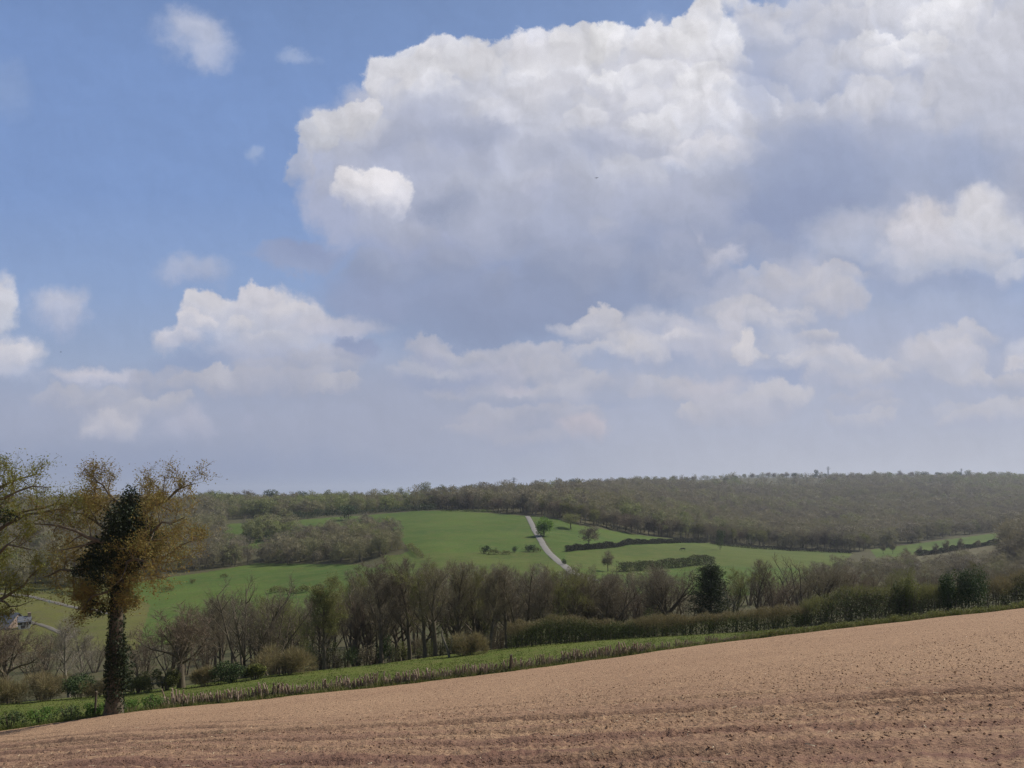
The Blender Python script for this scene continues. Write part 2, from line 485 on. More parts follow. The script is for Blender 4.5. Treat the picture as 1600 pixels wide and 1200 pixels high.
def split(xi, yi):
    if len(xi) == 2 and len(yi) == 2:
        return tile(xi[0], xi[1], yi[0], yi[1])
    if len(xi) >= len(yi):
        m = len(xi) // 2
        return mixsh(w.math('GREATER_THAN', U, xi[m] / 100), split(xi[:m + 1], yi), split(xi[m:], yi))
    m = len(yi) // 2
    return mixsh(w.math('GREATER_THAN', V, yi[m] / 100), split(xi, yi[:m + 1]), split(xi, yi[m:]))


below = w.mix(w.maprange(dz, -0.02, -0.25, 0.0, 1.0), base, (0.10, 0.10, 0.07, 1))
clear = w.math('MAXIMUM', w.math('LESS_THAN', dy, 0.06), w.math('LESS_THAN', dz, -0.03))
wo = w.n('ShaderNodeOutputWorld')
w.link(mixsh(clear, split(XE, YE), background(below)), wo.inputs[0])
W.cycles.sampling_method = 'MANUAL'
W.cycles.sample_map_resolution = 256
# ------------------------------------------------------------------ numpy helpers
rng = np.random.default_rng(7)
random.seed(7)


def vnoise(x, y, seed=0):
    """smooth value noise in [-1, 1]"""
    xi, yi = np.floor(x).astype(np.int64), np.floor(y).astype(np.int64)
    fx, fy = x - xi, y - yi
    fx, fy = fx * fx * (3 - 2 * fx), fy * fy * (3 - 2 * fy)

    def h(i, j):
        n = (i * 374761393 + j * 668265263 + seed * 982451653) & 0xFFFFFFFF
        n = ((n ^ (n >> 13)) * 1274126177) & 0xFFFFFFFF
        return ((n ^ (n >> 16)) & 0xFFFF) / 32767.5 - 1.0
    a, b, c, d = h(xi, yi), h(xi + 1, yi), h(xi, yi + 1), h(xi + 1, yi + 1)
    return (a * (1 - fx) + b * fx) * (1 - fy) + (c * (1 - fx) + d * fx) * fy


def fbm(x, y, octaves=4, seed=0, rough=0.5):
    s, a = 0, 1.0
    for o in range(octaves):
        s = s + a * vnoise(x * 2.03 ** o + 17.3 * o, y * 2.03 ** o - 9.1 * o, seed + o)
        a *= rough
    return s


def pchip(xs, ys, x):
    xs, ys = np.asarray(xs, float), np.asarray(ys, float)
    h = np.diff(xs)
    d = np.diff(ys) / h
    m = np.zeros_like(ys)
    m[0], m[-1] = d[0], d[-1]
    for i in range(1, len(ys) - 1):
        if d[i - 1] * d[i] > 0:
            w1, w2 = 2 * h[i] + h[i - 1], h[i] + 2 * h[i - 1]
            m[i] = (w1 + w2) / (w1 / d[i - 1] + w2 / d[i])
    x = np.clip(x, xs[0], xs[-1])
    k = np.clip(np.searchsorted(xs, x) - 1, 0, len(h) - 1)
    t = (x - xs[k]) / h[k]
    return ((2 * t**3 - 3 * t**2 + 1) * ys[k] + (t**3 - 2 * t**2 + t) * h[k] * m[k] + (-2 * t**3 + 3 * t**2) * ys[k + 1] + (t**3 - t**2) * h[k] * m[k + 1])


# ------------------------------------------------------------------ the land: heights along sight lines, measured off the photograph
CAM_H = 1.6
EDGE = dict(px=[-300, 0, 200, 400, 600, 800, 1000, 1200, 1400, 1600, 1900],
            Y=[42, 45, 46.5, 49, 51, 53, 56, 59, 63, 67, 74],
            py=[1180, 1142, 1113, 1093, 1072, 1049, 1021, 995, 972, 950, 920])


def edge_Y(px):
    return pchip(EDGE['px'], EDGE['Y'], px)


def edge_py(px):
    return pchip(EDGE['px'], EDGE['py'], px)


FAR_L = [(800, 791), (1000, 788), (1500, 786), (3000, 781), (6000, 777), (16000, 772)]
FAR_R = [(1200, 772), (1600, 750), (2500, 747), (4000, 746), (8000, 755), (16000, 764)]
PROF = {
    -300: [(66, 1130), (100, 1100), (130, 1050), (200, 985), (260, 940), (330, 905), (450, 860), (600, 820)] + FAR_L,
    0: [(66, 1104), (100, 1090), (130, 1045), (200, 985), (260, 940), (330, 905), (450, 860), (600, 820)] + FAR_L,
    200: [(68, 1086), (100, 1075), (130, 1038), (200, 980), (260, 942), (330, 903), (380, 886), (450, 860), (600, 818)] + FAR_L,
    400: [(72, 1060), (100, 1055), (130, 1025), (200, 958), (260, 925), (330, 894), (380, 880), (450, 852), (560, 816), (650, 806)] + FAR_L,
    550: [(74, 1043), (100, 1040), (130, 1012), (200, 945), (260, 908), (330, 880), (400, 850), (480, 826), (560, 807), (650, 800)] + FAR_L,
    700: [(76, 1025), (100, 1024), (130, 1000), (200, 932), (260, 893), (300, 873), (400, 835), (500, 807), (560, 797), (700, 784), (800, 777), (950, 774), (1500, 781), (3000, 781), (6000, 777), (16000, 772)],
    850: [(77, 1008), (100, 1010), (130, 990), (200, 930), (260, 890), (300, 873), (400, 833), (480, 808), (560, 797), (700, 783), (900, 771), (1100, 767), (1500, 768), (3000, 768), (6000, 767), (16000, 768)],
    1000: [(78, 996), (100, 998), (130, 982), (200, 925), (260, 897), (320, 877), (400, 851), (480, 833), (560, 815), (700, 797), (900, 780), (1200, 763), (1500, 755), (2500, 756), (4000, 757), (8000, 762), (16000, 766)],
    1200: [(78, 984), (100, 986), (130, 974), (200, 925), (260, 897), (320, 878), (400, 864), (500, 858), (700, 826), (900, 801)] + FAR_R,
    1400: [(80, 966), (100, 970), (130, 963), (200, 925), (300, 890), (400, 873), (500, 863), (580, 849), (700, 832), (900, 805)] + FAR_R,
    1600: [(85, 945), (105, 955), (130, 952), (200, 920), (300, 885), (400, 863), (500, 849), (580, 838), (700, 825), (900, 801)] + FAR_R,
    1900: [(92, 920), (110, 930), (140, 930), (200, 905), (300, 880), (400, 863), (500, 849), (580, 838), (700, 825), (900, 801)] + FAR_R,
}
LY0, LY1, NLY = math.log(2.0), math.log(16000.0), 700
_ly = np.linspace(LY0, LY1, NLY)
_cols = sorted(PROF)
_tab = []
for c in _cols:
    ye, pe = float(edge_Y(c)), float(edge_py(c))
    ze = (HZ - pe) / F * ye
    pts = [(0, -CAM_H), (ye * 0.3, -CAM_H + (ze + CAM_H) * 0.3), (ye * 0.7, -CAM_H + (ze + CAM_H) * 0.7), (ye, ze)]
    pts += [(Y, (HZ - p) / F * Y) for Y, p in PROF[c]]
    _tab.append(pchip([p[0] for p in pts], [p[1] for p in pts], np.exp(_ly)))
_tab = np.array(_tab)
PX0, PX1, DPX = -300.0, 1900.0, 10.0
_px = np.arange(PX0, PX1 + 1, DPX)
TAB = np.array([pchip(_cols, _tab[:, k], _px) for k in range(NLY)]).T


def gz(x, y):
    """height of the land at (x, y)"""
    x, y = np.asarray(x, float), np.asarray(y, float)
    ys = np.clip(y, 2.0, 15999.0)
    px = np.clip(800 + F * x / ys, PX0, PX1 - 0.01)
    u = (px - PX0) / DPX
    v = (np.log(ys) - LY0) / (LY1 - LY0) * (NLY - 1)
    i, j = np.floor(u).astype(int), np.clip(np.floor(v).astype(int), 0, NLY - 2)
    fu, fv = u - i, v - j
    z = (TAB[i, j] * (1 - fu) + TAB[i + 1, j] * fu) * (1 - fv) + (TAB[i, j + 1] * (1 - fu) + TAB[i + 1, j + 1] * fu) * fv
    near = np.clip(y / 2.0, 0, 1)
    z = -CAM_H + (z + CAM_H) * near
    return np.where(y < 0, -CAM_H + np.minimum(-y * 0.15, 8.0), z)


def roll(x, y):
    """small natural unevenness of the meadows"""
    d = np.clip((y - 60) / 60, 0, 1)
    return fbm(x / 23.0, y / 23.0, 3, 5) * 0.35 * d + fbm(x / 4.0, y / 4.0, 2, 9) * 0.05


def at(px, Y, dz=0.0):
    """a point standing on the land, on the sight line of column px at depth Y"""
    x = (px - 800) / F * Y
    return Vector((x, Y, float(gz(x, Y) + roll(x, Y)) + dz))


def on_row(px, py, lo=115.0, hi=3000.0):
    """depth at which the land beyond the meadow shows at row py of column px"""
    Ys = np.exp(np.linspace(math.log(lo), math.log(hi), 500))
    x = (px - 800) / F * Ys
    rows = HZ - gz(x, Ys) / Ys * F
    k = np.nonzero(rows <= py)[0]
    return float(Ys[k[0]]) if len(k) else float(Ys[np.argmin(rows)])


def in_poly(px, py, poly):
    px, py = np.asarray(px), np.asarray(py)
    inside = np.zeros(px.shape, bool)
    n = len(poly)
    for i in range(n):
        x1, y1 = poly[i]
        x2, y2 = poly[(i + 1) % n]
        c = ((y1 > py) != (y2 > py)) & (px < (x2 - x1) * (py - y1) / (y2 - y1 + 1e-9) + x1)
        inside ^= c
    return inside


# ------------------------------------------------------------------ mesh helpers
def mesh_np(name, verts, faces, mats=(), mat_idx=None, smooth=False, attrs=None):
    """faces: an (n, k) array with k 3 or 4"""
    verts = np.ascontiguousarray(verts, np.float32)
    faces = np.ascontiguousarray(faces, np.int32)
    me = bpy.data.meshes.new(name)
    n, k = faces.shape
    me.vertices.add(len(verts))
    me.vertices.foreach_set('co', verts.ravel())
    me.loops.add(n * k)
    me.loops.foreach_set('vertex_index', faces.ravel())
    me.polygons.add(n)
    me.polygons.foreach_set('loop_start', np.arange(0, n * k, k, dtype=np.int32))
    if smooth:
        me.polygons.foreach_set('use_smooth', np.ones(n, bool))
    for m in mats:
        me.materials.append(m)
    if mat_idx is not None:
        me.polygons.foreach_set('material_index', np.ascontiguousarray(mat_idx, np.int32))
    for nm, (dom, arr) in (attrs or {}).items():
        a = me.attributes.new(nm, 'FLOAT', dom)
        a.data.foreach_set('value', np.ascontiguousarray(arr, np.float32))
    me.update(calc_edges=True)
    return me


def link(name, me, parent=None, loc=None):
    o = bpy.data.objects.new(name, me)
    COL.objects.link(o)
    if parent is not None:
        o.parent = parent
    if loc is not None:
        o.location = loc
    return o


def tag(o, label=None, cat=None, group=None, kind=None):
    if label:
        o['label'] = label
    if cat:
        o['category'] = cat
    if group:
        o['group'] = group
    if kind:
        o['kind'] = kind
    return o


# ------------------------------------------------------------------ materials
def mat(name, rough=0.9, spec=0.15):
    m = bpy.data.materials.new(name)
    m.use_nodes = True
    t = NT(m.node_tree)
    b = m.node_tree.nodes['Principled BSDF']
    b.inputs['Roughness'].default_value = rough
    b.inputs['Specular IOR Level'].default_value = spec
    return m, t, b


def position(t):
    return t.n('ShaderNodeNewGeometry').outputs['Position']


def bump(t, b, h, strength, dist):
    nd = t.n('ShaderNodeBump')
    nd.inputs['Strength'].default_value = strength
    nd.inputs['Distance'].default_value = dist
    t.link(h, nd.inputs['Height'])
    t.link(nd.outputs[0], b.inputs['Normal'])


def grass_mat(name, c1, c2, c3, sc=0.05):
    m, t, b = mat(name, 0.95, 0.1)
    p = position(t)
    f1 = t.noise(p, sc, 5, 0.6)
    f2 = t.noise(p, sc * 9, 4, 0.6)
    f3 = t.noise(p, sc * 60, 3, 0.6)
    c = t.mix(t.maprange(f1, 0.35, 0.65, 0, 1), c1, c2)
    c = t.mix(t.maprange(f2, 0.46, 0.66, 0, 0.8), c, c3)
    c = t.mix(t.maprange(f3, 0.3, 0.7, 0, 1), c, t.mix(0.5, c, (0.02, 0.035, 0.01, 1)))
    t.link(c, b.inputs['Base Color'])
    bump(t, b, f3, 0.6, 0.15)
    return m


M_MEADOW = grass_mat('meadow_grass', (0.130, 0.155, 0.028, 1), (0.098, 0.128, 0.022, 1), (0.165, 0.150, 0.050, 1), 0.12)
M_PASTURE = grass_mat('pasture_grass', (0.104, 0.152, 0.026, 1), (0.064, 0.112, 0.020, 1), (0.122, 0.138, 0.034, 1), 0.022)
M_PASTURE2 = grass_mat('grazed_grass', (0.112, 0.142, 0.028, 1), (0.076, 0.110, 0.022, 1), (0.136, 0.136, 0.040, 1), 0.03)
M_ROUGH = grass_mat('rough_grass', (0.150, 0.140, 0.034, 1), (0.115, 0.118, 0.030, 1), (0.125, 0.105, 0.045, 1), 0.03)
M_WOODFLOOR = grass_mat('woodland_floor', (0.092, 0.082, 0.042, 1), (0.105, 0.084, 0.050, 1), (0.080, 0.085, 0.034, 1), 0.04)
M_ARABLE = grass_mat('far_arable', (0.16, 0.125, 0.075, 1), (0.12, 0.115, 0.055, 1), (0.13, 0.10, 0.06, 1), 0.02)

M_SOIL, t, b = mat('soil', 0.95, 0.1)
p = position(t)
sp = t.sep(p)
rowc = t.math('ADD', t.math('MULTIPLY', sp[0], 0.51), t.math('MULTIPLY', sp[1], 0.86))
big = t.noise(p, 0.11, 4, 0.55)
medn = t.noise(p, 1.6, 5, 0.65)
finn = t.noise(p, 14.0, 5, 0.7)
streak = t.noise(t.comb(t.math('MULTIPLY', t.math('SUBTRACT', t.math('MULTIPLY', sp[0], 0.86), t.math('MULTIPLY', sp[1], 0.51)), 0.10), t.math('MULTIPLY', rowc, 1.4), 0.0), 1.0, 4, 0.6)
c = t.mix(t.maprange(big, 0.35, 0.65, 0, 1), (0.365, 0.232, 0.143, 1), (0.430, 0.279, 0.171, 1))
c = t.mix(t.maprange(medn, 0.46, 0.66, 0, 0.7), c, (0.45, 0.295, 0.178, 1))
c = t.mix(t.maprange(finn, 0.34, 0.60, 0.85, 0), c, (0.180, 0.107, 0.068, 1))
# darker soil, with clod shade put into its colour, streaked along the near rows
near = t.maprange(rowc, 20.0, 9.0, 0.0, 1.0)
c = t.mix(t.math('MULTIPLY', near, t.maprange(streak, 0.40, 0.58, 0.0, 0.85)), c, (0.185, 0.100, 0.076, 1))
t.link(c, b.inputs['Base Color'])
bump(t, b, t.math('ADD', t.math('MULTIPLY', finn, 0.6), t.noise(p, 5.0, 4, 0.7)), 1.0, 0.09)

# ------------------------------------------------------------------ ground sheet
REG = [  # (material, polygon of the land as it lies beyond the meadow)
    (3, [(300, 822), (470, 812), (600, 803), (620, 806), (615, 835), (420, 855), (330, 862)]),
    (3, [(596, 803), (640, 799.5), (760, 801), (822, 806), (875, 878), (910, 905), (1000, 925), (600, 940), (560, 900), (640, 860)]),
    (3, [(828, 806), (870, 811), (905, 821), (1000, 836), (1110, 849), (1250, 860), (1330, 864), (1310, 890), (1200, 930), (1000, 930), (900, 905), (876, 880)]),
    (6, [(884, 865), (985, 853), (1105, 849), (1250, 861), (1332, 865), (1310, 890), (1115, 884), (968, 894), (880, 884)]),
    (6, [(600, 868), (760, 862), (840, 862), (872, 879), (905, 905), (700, 930), (600, 930)]),
    (3, [(90, 985), (120, 925), (240, 905), (330, 893), (400, 880), (560, 882), (620, 900), (600, 960), (230, 1010)]),
    (3, [(1360, 859), (1480, 843), (1563, 832), (1566, 848), (1440, 866), (1370, 872)]),
    (5, [(1420, 869), (1562, 849), (1600, 880), (1440, 888)]),
    (4, [(-900, 905), (130, 893), (235, 945), (215, 1015), (-900, 1035)]),
    (5, [(1425, 760), (1500, 757), (1502, 763), (1425, 765)]),
    (3, [(640, 798.5), (760, 796), (780, 800), (640, 801)]),
]


def build_ground():
    pxs = np.concatenate([np.arange(-1400, -60, 9.0), np.arange(-60, 1660, 2.4), np.arange(1660, 3000, 9.0)])
    ye = edge_Y(np.clip(pxs, -300, 1900))
    # rows: the field in even steps, then the valley and far land
    rows_field = np.concatenate([np.linspace(0.02, 0.12, 5)[:-1], np.linspace(0.12, 1.0, 420)])
    far = np.exp(np.concatenate([np.linspace(0, 1, 60)[1:] * math.log(115 / 60.0),
                                 math.log(115 / 60.0) + np.linspace(0, 1, 330)[1:] * math.log(1600 / 115.0),
                                 math.log(1600 / 60.0) + np.linspace(0, 1, 50)[1:] * math.log(14500 / 1600.0)]))
    nf, nr = len(rows_field), len(rows_field) + len(far)
    Y = np.empty((nr, len(pxs)))
    Y[:nf] = rows_field[:, None] * ye[None]
    # just beyond the edge the rows keep the edge's line, then straighten out
    f = (np.log(far) / math.log(far[-1]))[:, None]
    Y[nf:] = ye[None] * far[:, None] * (60.0 / ye[None]) ** np.clip(f * 6, 0, 1)
    X = (pxs[None] - 800) / F * Y
    Z = gz(X, Y) + roll(X, Y)
    # tilth and clods on the ploughed part
    c = 0.51 * X + 0.86 * Y + 0.25 * fbm(X / 9, Y / 9, 2, 40)
    al = 0.86 * X - 0.51 * Y
    inside = np.clip((1.0 - Y / ye[None]) / 0.02, 0, 1)
    rough = np.clip((19.0 - c) / 8.0, 0.0, 1.0)
    d = fbm(X * 3.1, Y * 3.1, 3, 21, 0.65) * (0.014 + 0.010 * rough)
    cl = vnoise(X * 7.3, Y * 7.3, 33)
    d += np.clip(cl - 0.35, 0, 1) * (0.040 + 0.040 * rough)
    # narrow drill furrows, broken here and there
    ph = (c / 0.40) % 1.0
    broken = np.clip(0.55 + 0.9 * fbm(al * 0.35, np.floor(c / 0.40) * 3.7, 2, 50), 0, 1)
    d -= np.exp(-((ph - 0.5) / 0.13) ** 2) * (0.012 + 0.055 * rough) * broken
    for c0, wd, dp in ((14.4, 0.26, 0.13), (13.6, 0.18, 0.09), (12.6, 0.16, 0.08), (9.4, 0.24, 0.13), (16.6, 0.20, 0.07), (11.2, 0.16, 0.08), (8.4, 0.2, 0.10), (18.6, 0.18, 0.05)):
        br = np.clip(0.7 + 0.8 * fbm(al * 0.22, al * 0 + c0, 2, 61), 0.1, 1.2)
        d += dp * br * (-np.exp(-((c - c0) / wd) ** 2) + 0.6 * np.exp(-((c - c0 - 1.7 * wd) / wd) ** 2))
    Z = Z + d * inside
    verts = np.stack([X, Y, Z], -1).reshape(-1, 3)
    ncol = len(pxs)
    i, j = np.meshgrid(np.arange(nr - 1), np.arange(ncol - 1), indexing='ij')
    a = (i * ncol + j).ravel()
    faces = np.stack([a, a + 1, a + 1 + ncol, a + ncol], -1)
    fc = verts[faces].mean(1)
    fpx, fpy = 800 + F * fc[:, 0] / fc[:, 1], HZ - F * fc[:, 2] / fc[:, 1]
    rel = (faces[:, 0] // ncol)
    mi = np.full(len(faces), 2)
    mi[rel < nf - 1] = 0
    mi[(rel >= nf - 1) & (fc[:, 1] < 88)] = 1
    deep = fc[:, 1] > 115
    for k, poly in REG:
        mi[deep & in_poly(fpx, fpy, poly)] = k
    # the rest of the land, round the sides and behind: coarse fan
    base = len(verts)
    ang0, ang1 = math.atan2(pxs[-1] - 800, F), math.atan2(pxs[0] - 800, F)
    rr = np.exp(np.linspace(math.log(0.9), math.log(15000), 60))
    az = np.linspace(ang0, ang1 + 2 * math.pi, 90)
    A, R = np.meshgrid(az, rr)
    X2, Y2 = np.sin(A) * R, np.cos(A) * R
    Z2 = gz(X2, Y2) - 0.02
    v2 = np.stack([X2, Y2, Z2], -1).reshape(-1, 3)
    i, j = np.meshgrid(np.arange(59), np.arange(89), indexing='ij')
    a2 = (base + i * 90 + j).ravel()
    f2 = np.stack([a2, a2 + 1, a2 + 91, a2 + 90], -1)[:, ::-1]
    rad = np.hypot(*(v2[(f2 - base)].mean(1)[:, :2].T))
    m2 = np.where(rad < 60, 0, 3)
    me = mesh_np('ground', np.concatenate([verts, v2]), np.concatenate([faces, f2]),
                 [M_SOIL, M_MEADOW, M_WOODFLOOR, M_PASTURE, M_ROUGH, M_ARABLE, M_PASTURE2], np.concatenate([mi, m2]), smooth=True)
    return tag(link('ground', me), kind='structure')


build_ground()
# ------------------------------------------------------------------ plant materials
def bark_mat(name, c1, c2, sc=6.0):
    m, t, b = mat(name, 0.95, 0.1)
    oc = t.n('ShaderNodeTexCoord').outputs['Object']
    f = t.noise(t.vmath('MULTIPLY', oc, (1, 1, 0.25)), sc, 5, 0.65)
    c = t.mix(t.maprange(f, 0.35, 0.65, 0, 1), c1, c2)
    rnd = t.n('ShaderNodeObjectInfo').outputs['Random']
    c = t.mix(t.math('MULTIPLY', rnd, 0.35), c, (0.10, 0.085, 0.06, 1))
    t.link(c, b.inputs['Base Color'])
    bump(t, b, f, 0.5, 0.03)
    return m


def leaf_mat(name, stops, trans=0.25, vary=0.35, rough=0.7, spec=0.2):
    """stops: colours run through by the per-leaf value; whole plants drift a little in tone"""
    m, t, b = mat(name, rough, spec)
    a = t.n('ShaderNodeAttribute', attribute_name='tint').outputs['Fac']
    rnd = t.n('ShaderNodeObjectInfo').outputs['Random']
    v = t.math('ADD', a, t.math('MULTIPLY', t.math('SUBTRACT', rnd, 0.5), vary), clamp=True)
    n = len(stops) - 1
    c = t.ramp(v, [(i / n, s) for i, s in enumerate(stops)])
    t.link(c, b.inputs['Base Color'])
    if trans:
        tr = t.n('ShaderNodeBsdfTranslucent')
        t.link(c, tr.inputs[0])
        mx = t.n('ShaderNodeMixShader')
        mx.inputs[0].default_value = trans
        t.link(b.outputs[0], mx.inputs[1])
        t.link(tr.outputs[0], mx.inputs[2])
        t.link(mx.outputs[0], m.node_tree.nodes['Material Output'].inputs[0])
    return m


def c4(*a):
    return (*a, 1.0)


M_BARK = bark_mat('bark', c4(0.119, 0.095, 0.067), c4(0.175, 0.147, 0.105))
M_PALEBARK = bark_mat('pale_bark', c4(0.20, 0.175, 0.135), c4(0.28, 0.25, 0.20))
M_TWIG = leaf_mat('twig', [c4(0.126, 0.102, 0.074), c4(0.204, 0.170, 0.112), c4(0.226, 0.204, 0.108)], 0.25, 0.5)
M_TWIGRED = leaf_mat('red_twig', [c4(0.120, 0.088, 0.065), c4(0.195, 0.146, 0.100), c4(0.205, 0.168, 0.095)], 0.25, 0.4)
M_TWIGOLIVE = leaf_mat('budding_twig', [c4(0.132, 0.116, 0.059), c4(0.194, 0.186, 0.070), c4(0.232, 0.248, 0.078)], 0.35, 0.5)
M_TWIGPALE = leaf_mat('pale_twig', [c4(0.221, 0.189, 0.143), c4(0.299, 0.260, 0.202), c4(0.312, 0.273, 0.195)], 0.30, 0.4)
M_OAK = leaf_mat('bronze_oak_leaf', [c4(0.150, 0.096, 0.036), c4(0.234, 0.156, 0.048), c4(0.264, 0.206, 0.055), c4(0.234, 0.234, 0.066)], 0.35, 0.0)
M_OAKGREEN = leaf_mat('young_oak_leaf', [c4(0.175, 0.135, 0.034), c4(0.205, 0.195, 0.042), c4(0.185, 0.215, 0.046)], 0.4, 0.0)
M_IVY = leaf_mat('ivy_leaf', [c4(0.018, 0.026, 0.011), c4(0.030, 0.044, 0.016), c4(0.050, 0.068, 0.023)], 0.08, 0.2, 0.65, 0.2)
M_GREEN = leaf_mat('spring_leaf', [c4(0.051, 0.104, 0.023), c4(0.094, 0.181, 0.035), c4(0.167, 0.268, 0.051)], 0.3, 0.25)
M_FULLLEAF = leaf_mat('full_green_leaf', [c4(0.080, 0.150, 0.028), c4(0.150, 0.250, 0.042), c4(0.230, 0.330, 0.065)], 0.45, 0.0)
M_DARKGREEN = leaf_mat('evergreen_leaf', [c4(0.031, 0.053, 0.021), c4(0.060, 0.091, 0.031), c4(0.101, 0.134, 0.042)], 0.15, 0.3)
M_PINE = leaf_mat('conifer_needle', [c4(0.022, 0.030, 0.016), c4(0.040, 0.052, 0.024), c4(0.062, 0.074, 0.032)], 0.1, 0.2)
M_OLIVE = leaf_mat('budding_leaf', [c4(0.098, 0.101, 0.034), c4(0.147, 0.154, 0.045), c4(0.210, 0.224, 0.059)], 0.30, 0.35)
M_HEDGEBROWN = leaf_mat('hedge_twig', [c4(0.179, 0.138, 0.077), c4(0.260, 0.209, 0.105), c4(0.269, 0.246, 0.105)], 0.25, 0.25)
M_BRIGHT = leaf_mat('fresh_yellow_leaf', [c4(0.120, 0.160, 0.024), c4(0.200, 0.235, 0.040), c4(0.26, 0.28, 0.06)], 0.3, 0.1)
M_WOODFAR = leaf_mat('wood_crown', [c4(0.155, 0.132, 0.098), c4(0.218, 0.188, 0.124), c4(0.238, 0.214, 0.116), c4(0.212, 0.220, 0.088), c4(0.235, 0.262, 0.082)], 0.3, 0.0)
M_GRASSBLADE = leaf_mat('verge_grass', [c4(0.075, 0.110, 0.022), c4(0.125, 0.160, 0.030), c4(0.210, 0.195, 0.080), c4(0.34, 0.29, 0.16)], 0.3, 0.0)
M_CUT = bark_mat('cut_stem', c4(0.30, 0.225, 0.165), c4(0.46, 0.36, 0.27), 9.0)
M_DARKHEDGE = leaf_mat('field_hedge_twig', [c4(0.040, 0.034, 0.022), c4(0.058, 0.052, 0.030), c4(0.064, 0.072, 0.030)], 0.05, 0.2)
M_HEDGELEAF = leaf_mat('hedge_leaf', [c4(0.075, 0.085, 0.030), c4(0.112, 0.135, 0.043), c4(0.163, 0.188, 0.062)], 0.3, 0.2)
M_BRAMBLE = leaf_mat('bramble', [c4(0.106, 0.080, 0.050), c4(0.092, 0.119, 0.038), c4(0.163, 0.154, 0.065)], 0.20, 0.2)


# ------------------------------------------------------------------ geometry collectors
class Geo:
    """collects triangles and quads (quads stored as two triangles) with a per-face value"""

    def __init__(self):
        self.v, self.f, self.t, self.n = [], [], [], 0

    def add(self, v, f, t):
        v = np.asarray(v, np.float32).reshape(-1, 3)
        f = np.asarray(f, np.int32).reshape(-1, 3)
        self.v.append(v)
        self.f.append(f + self.n)
        self.t.append(np.broadcast_to(np.asarray(t, np.float32), (len(f),)).copy())
        self.n += len(v)

    def tube(self, pts, rad, sides=6, t=0.5):
        pts, rad = np.asarray(pts, float), np.asarray(rad, float)
        n = len(pts)
        d = np.gradient(pts, axis=0)
        d /= np.linalg.norm(d, axis=1)[:, None] + 1e-9
        ref = np.where(np.abs(d[:, 2:3]) > 0.9, np.array([[1.0, 0, 0]]), np.array([[0, 0, 1.0]]))
        u = np.cross(d, ref)
        u /= np.linalg.norm(u, axis=1)[:, None] + 1e-9
        w_ = np.cross(d, u)
        a = np.arange(sides) / sides * 2 * math.pi
        ring = pts[:, None] + rad[:, None, None] * (u[:, None] * np.cos(a)[None, :, None] + w_[:, None] * np.sin(a)[None, :, None])
        i, j = np.meshgrid(np.arange(n - 1), np.arange(sides), indexing='ij')
        a0 = (i * sides + j).ravel()
        a1 = (i * sides + (j + 1) % sides).ravel()
        f = np.concatenate([np.stack([a0, a1, a1 + sides], -1), np.stack([a0, a1 + sides, a0 + sides], -1)])
        self.add(ring.reshape(-1, 3), f, t)

    def spikes(self, base, dirs, width, t, face=None):
        """thin tapering slivers from base along dirs; face: the way their flat side looks"""
        base, dirs = np.asarray(base, float), np.asarray(dirs, float)
        n = len(base)
        side = np.cross(dirs, rng.normal(size=(n, 3)) if face is None else face)
        side /= np.linalg.norm(side, axis=1)[:, None] + 1e-9
        side *= np.broadcast_to(np.asarray(width, float), (n,))[:, None] * 0.5
        v = np.stack([base - side, base + side, base + dirs], 1)
        f = np.arange(3 * n).reshape(n, 3)
        self.add(v, f, t)

    def leaves(self, cen, size, t, flat=0.0):
        """small four-cornered leaves (two triangles folded a little) facing every way"""
        cen = np.asarray(cen, float)
        n = len(cen)
        size = np.broadcast_to(np.asarray(size, float), (n,))[:, None]
        nrm = rng.normal(size=(n, 3))
        nrm[:, 2] = nrm[:, 2] * (1 - flat) + flat * 2.0
        nrm /= np.linalg.norm(nrm, axis=1)[:, None] + 1e-9
        a = np.cross(nrm, rng.normal(size=(n, 3)))
        a /= np.linalg.norm(a, axis=1)[:, None] + 1e-9
        b_ = np.cross(nrm, a)
        k = rng.uniform(0.55, 0.9, (n, 1))
        v = np.stack([cen - a * size * 0.5, cen - b_ * size * 0.36 * k + nrm * size * 0.06,
                      cen + a * size * 0.5, cen + b_ * size * 0.36 * k + nrm * size * 0.06], 1)
        i = np.arange(n)[:, None] * 4
        f = np.concatenate([i + [[0, 1, 2]], i + [[0, 2, 3]]])
        self.add(v, f, np.concatenate([np.broadcast_to(t, (n,))] * 2))

    def mesh(self, name, m, smooth=False):
        v, f, t = np.concatenate(self.v), np.concatenate(self.f), np.concatenate(self.t)
        return mesh_np(name, v, f, [m], smooth=smooth, attrs={'tint': ('FACE', t)})


def unit(v):
    return v / (np.linalg.norm(v, axis=-1, keepdims=True) + 1e-9)


def rand_dirs(n):
    return unit(rng.normal(size=(n, 3)))


def clumps(geo, centers, radii, per, size, tint=(0.0, 1.0), squash=1.0, shell=0.55):
    """leaves gathered in clumps, denser towards each clump's outside, lighter leaves outwards on the clump at random"""
    for c, r in zip(centers, radii):
        n = max(3, int(per * r * r))
        d = rand_dirs(n)
        rr = r * (shell + (1 - shell) * rng.random((n, 1)) ** 0.7) * rng.uniform(0.75, 1.1, (n, 1))
        p = np.asarray(c) + d * rr * np.array([1, 1, squash])
        base = rng.uniform(*tint)
        geo.leaves(p, size * rng.uniform(0.7, 1.35, n), np.clip(base * 0.6 + 0.4 * rng.uniform(tint[0], tint[1], n), 0, 1))


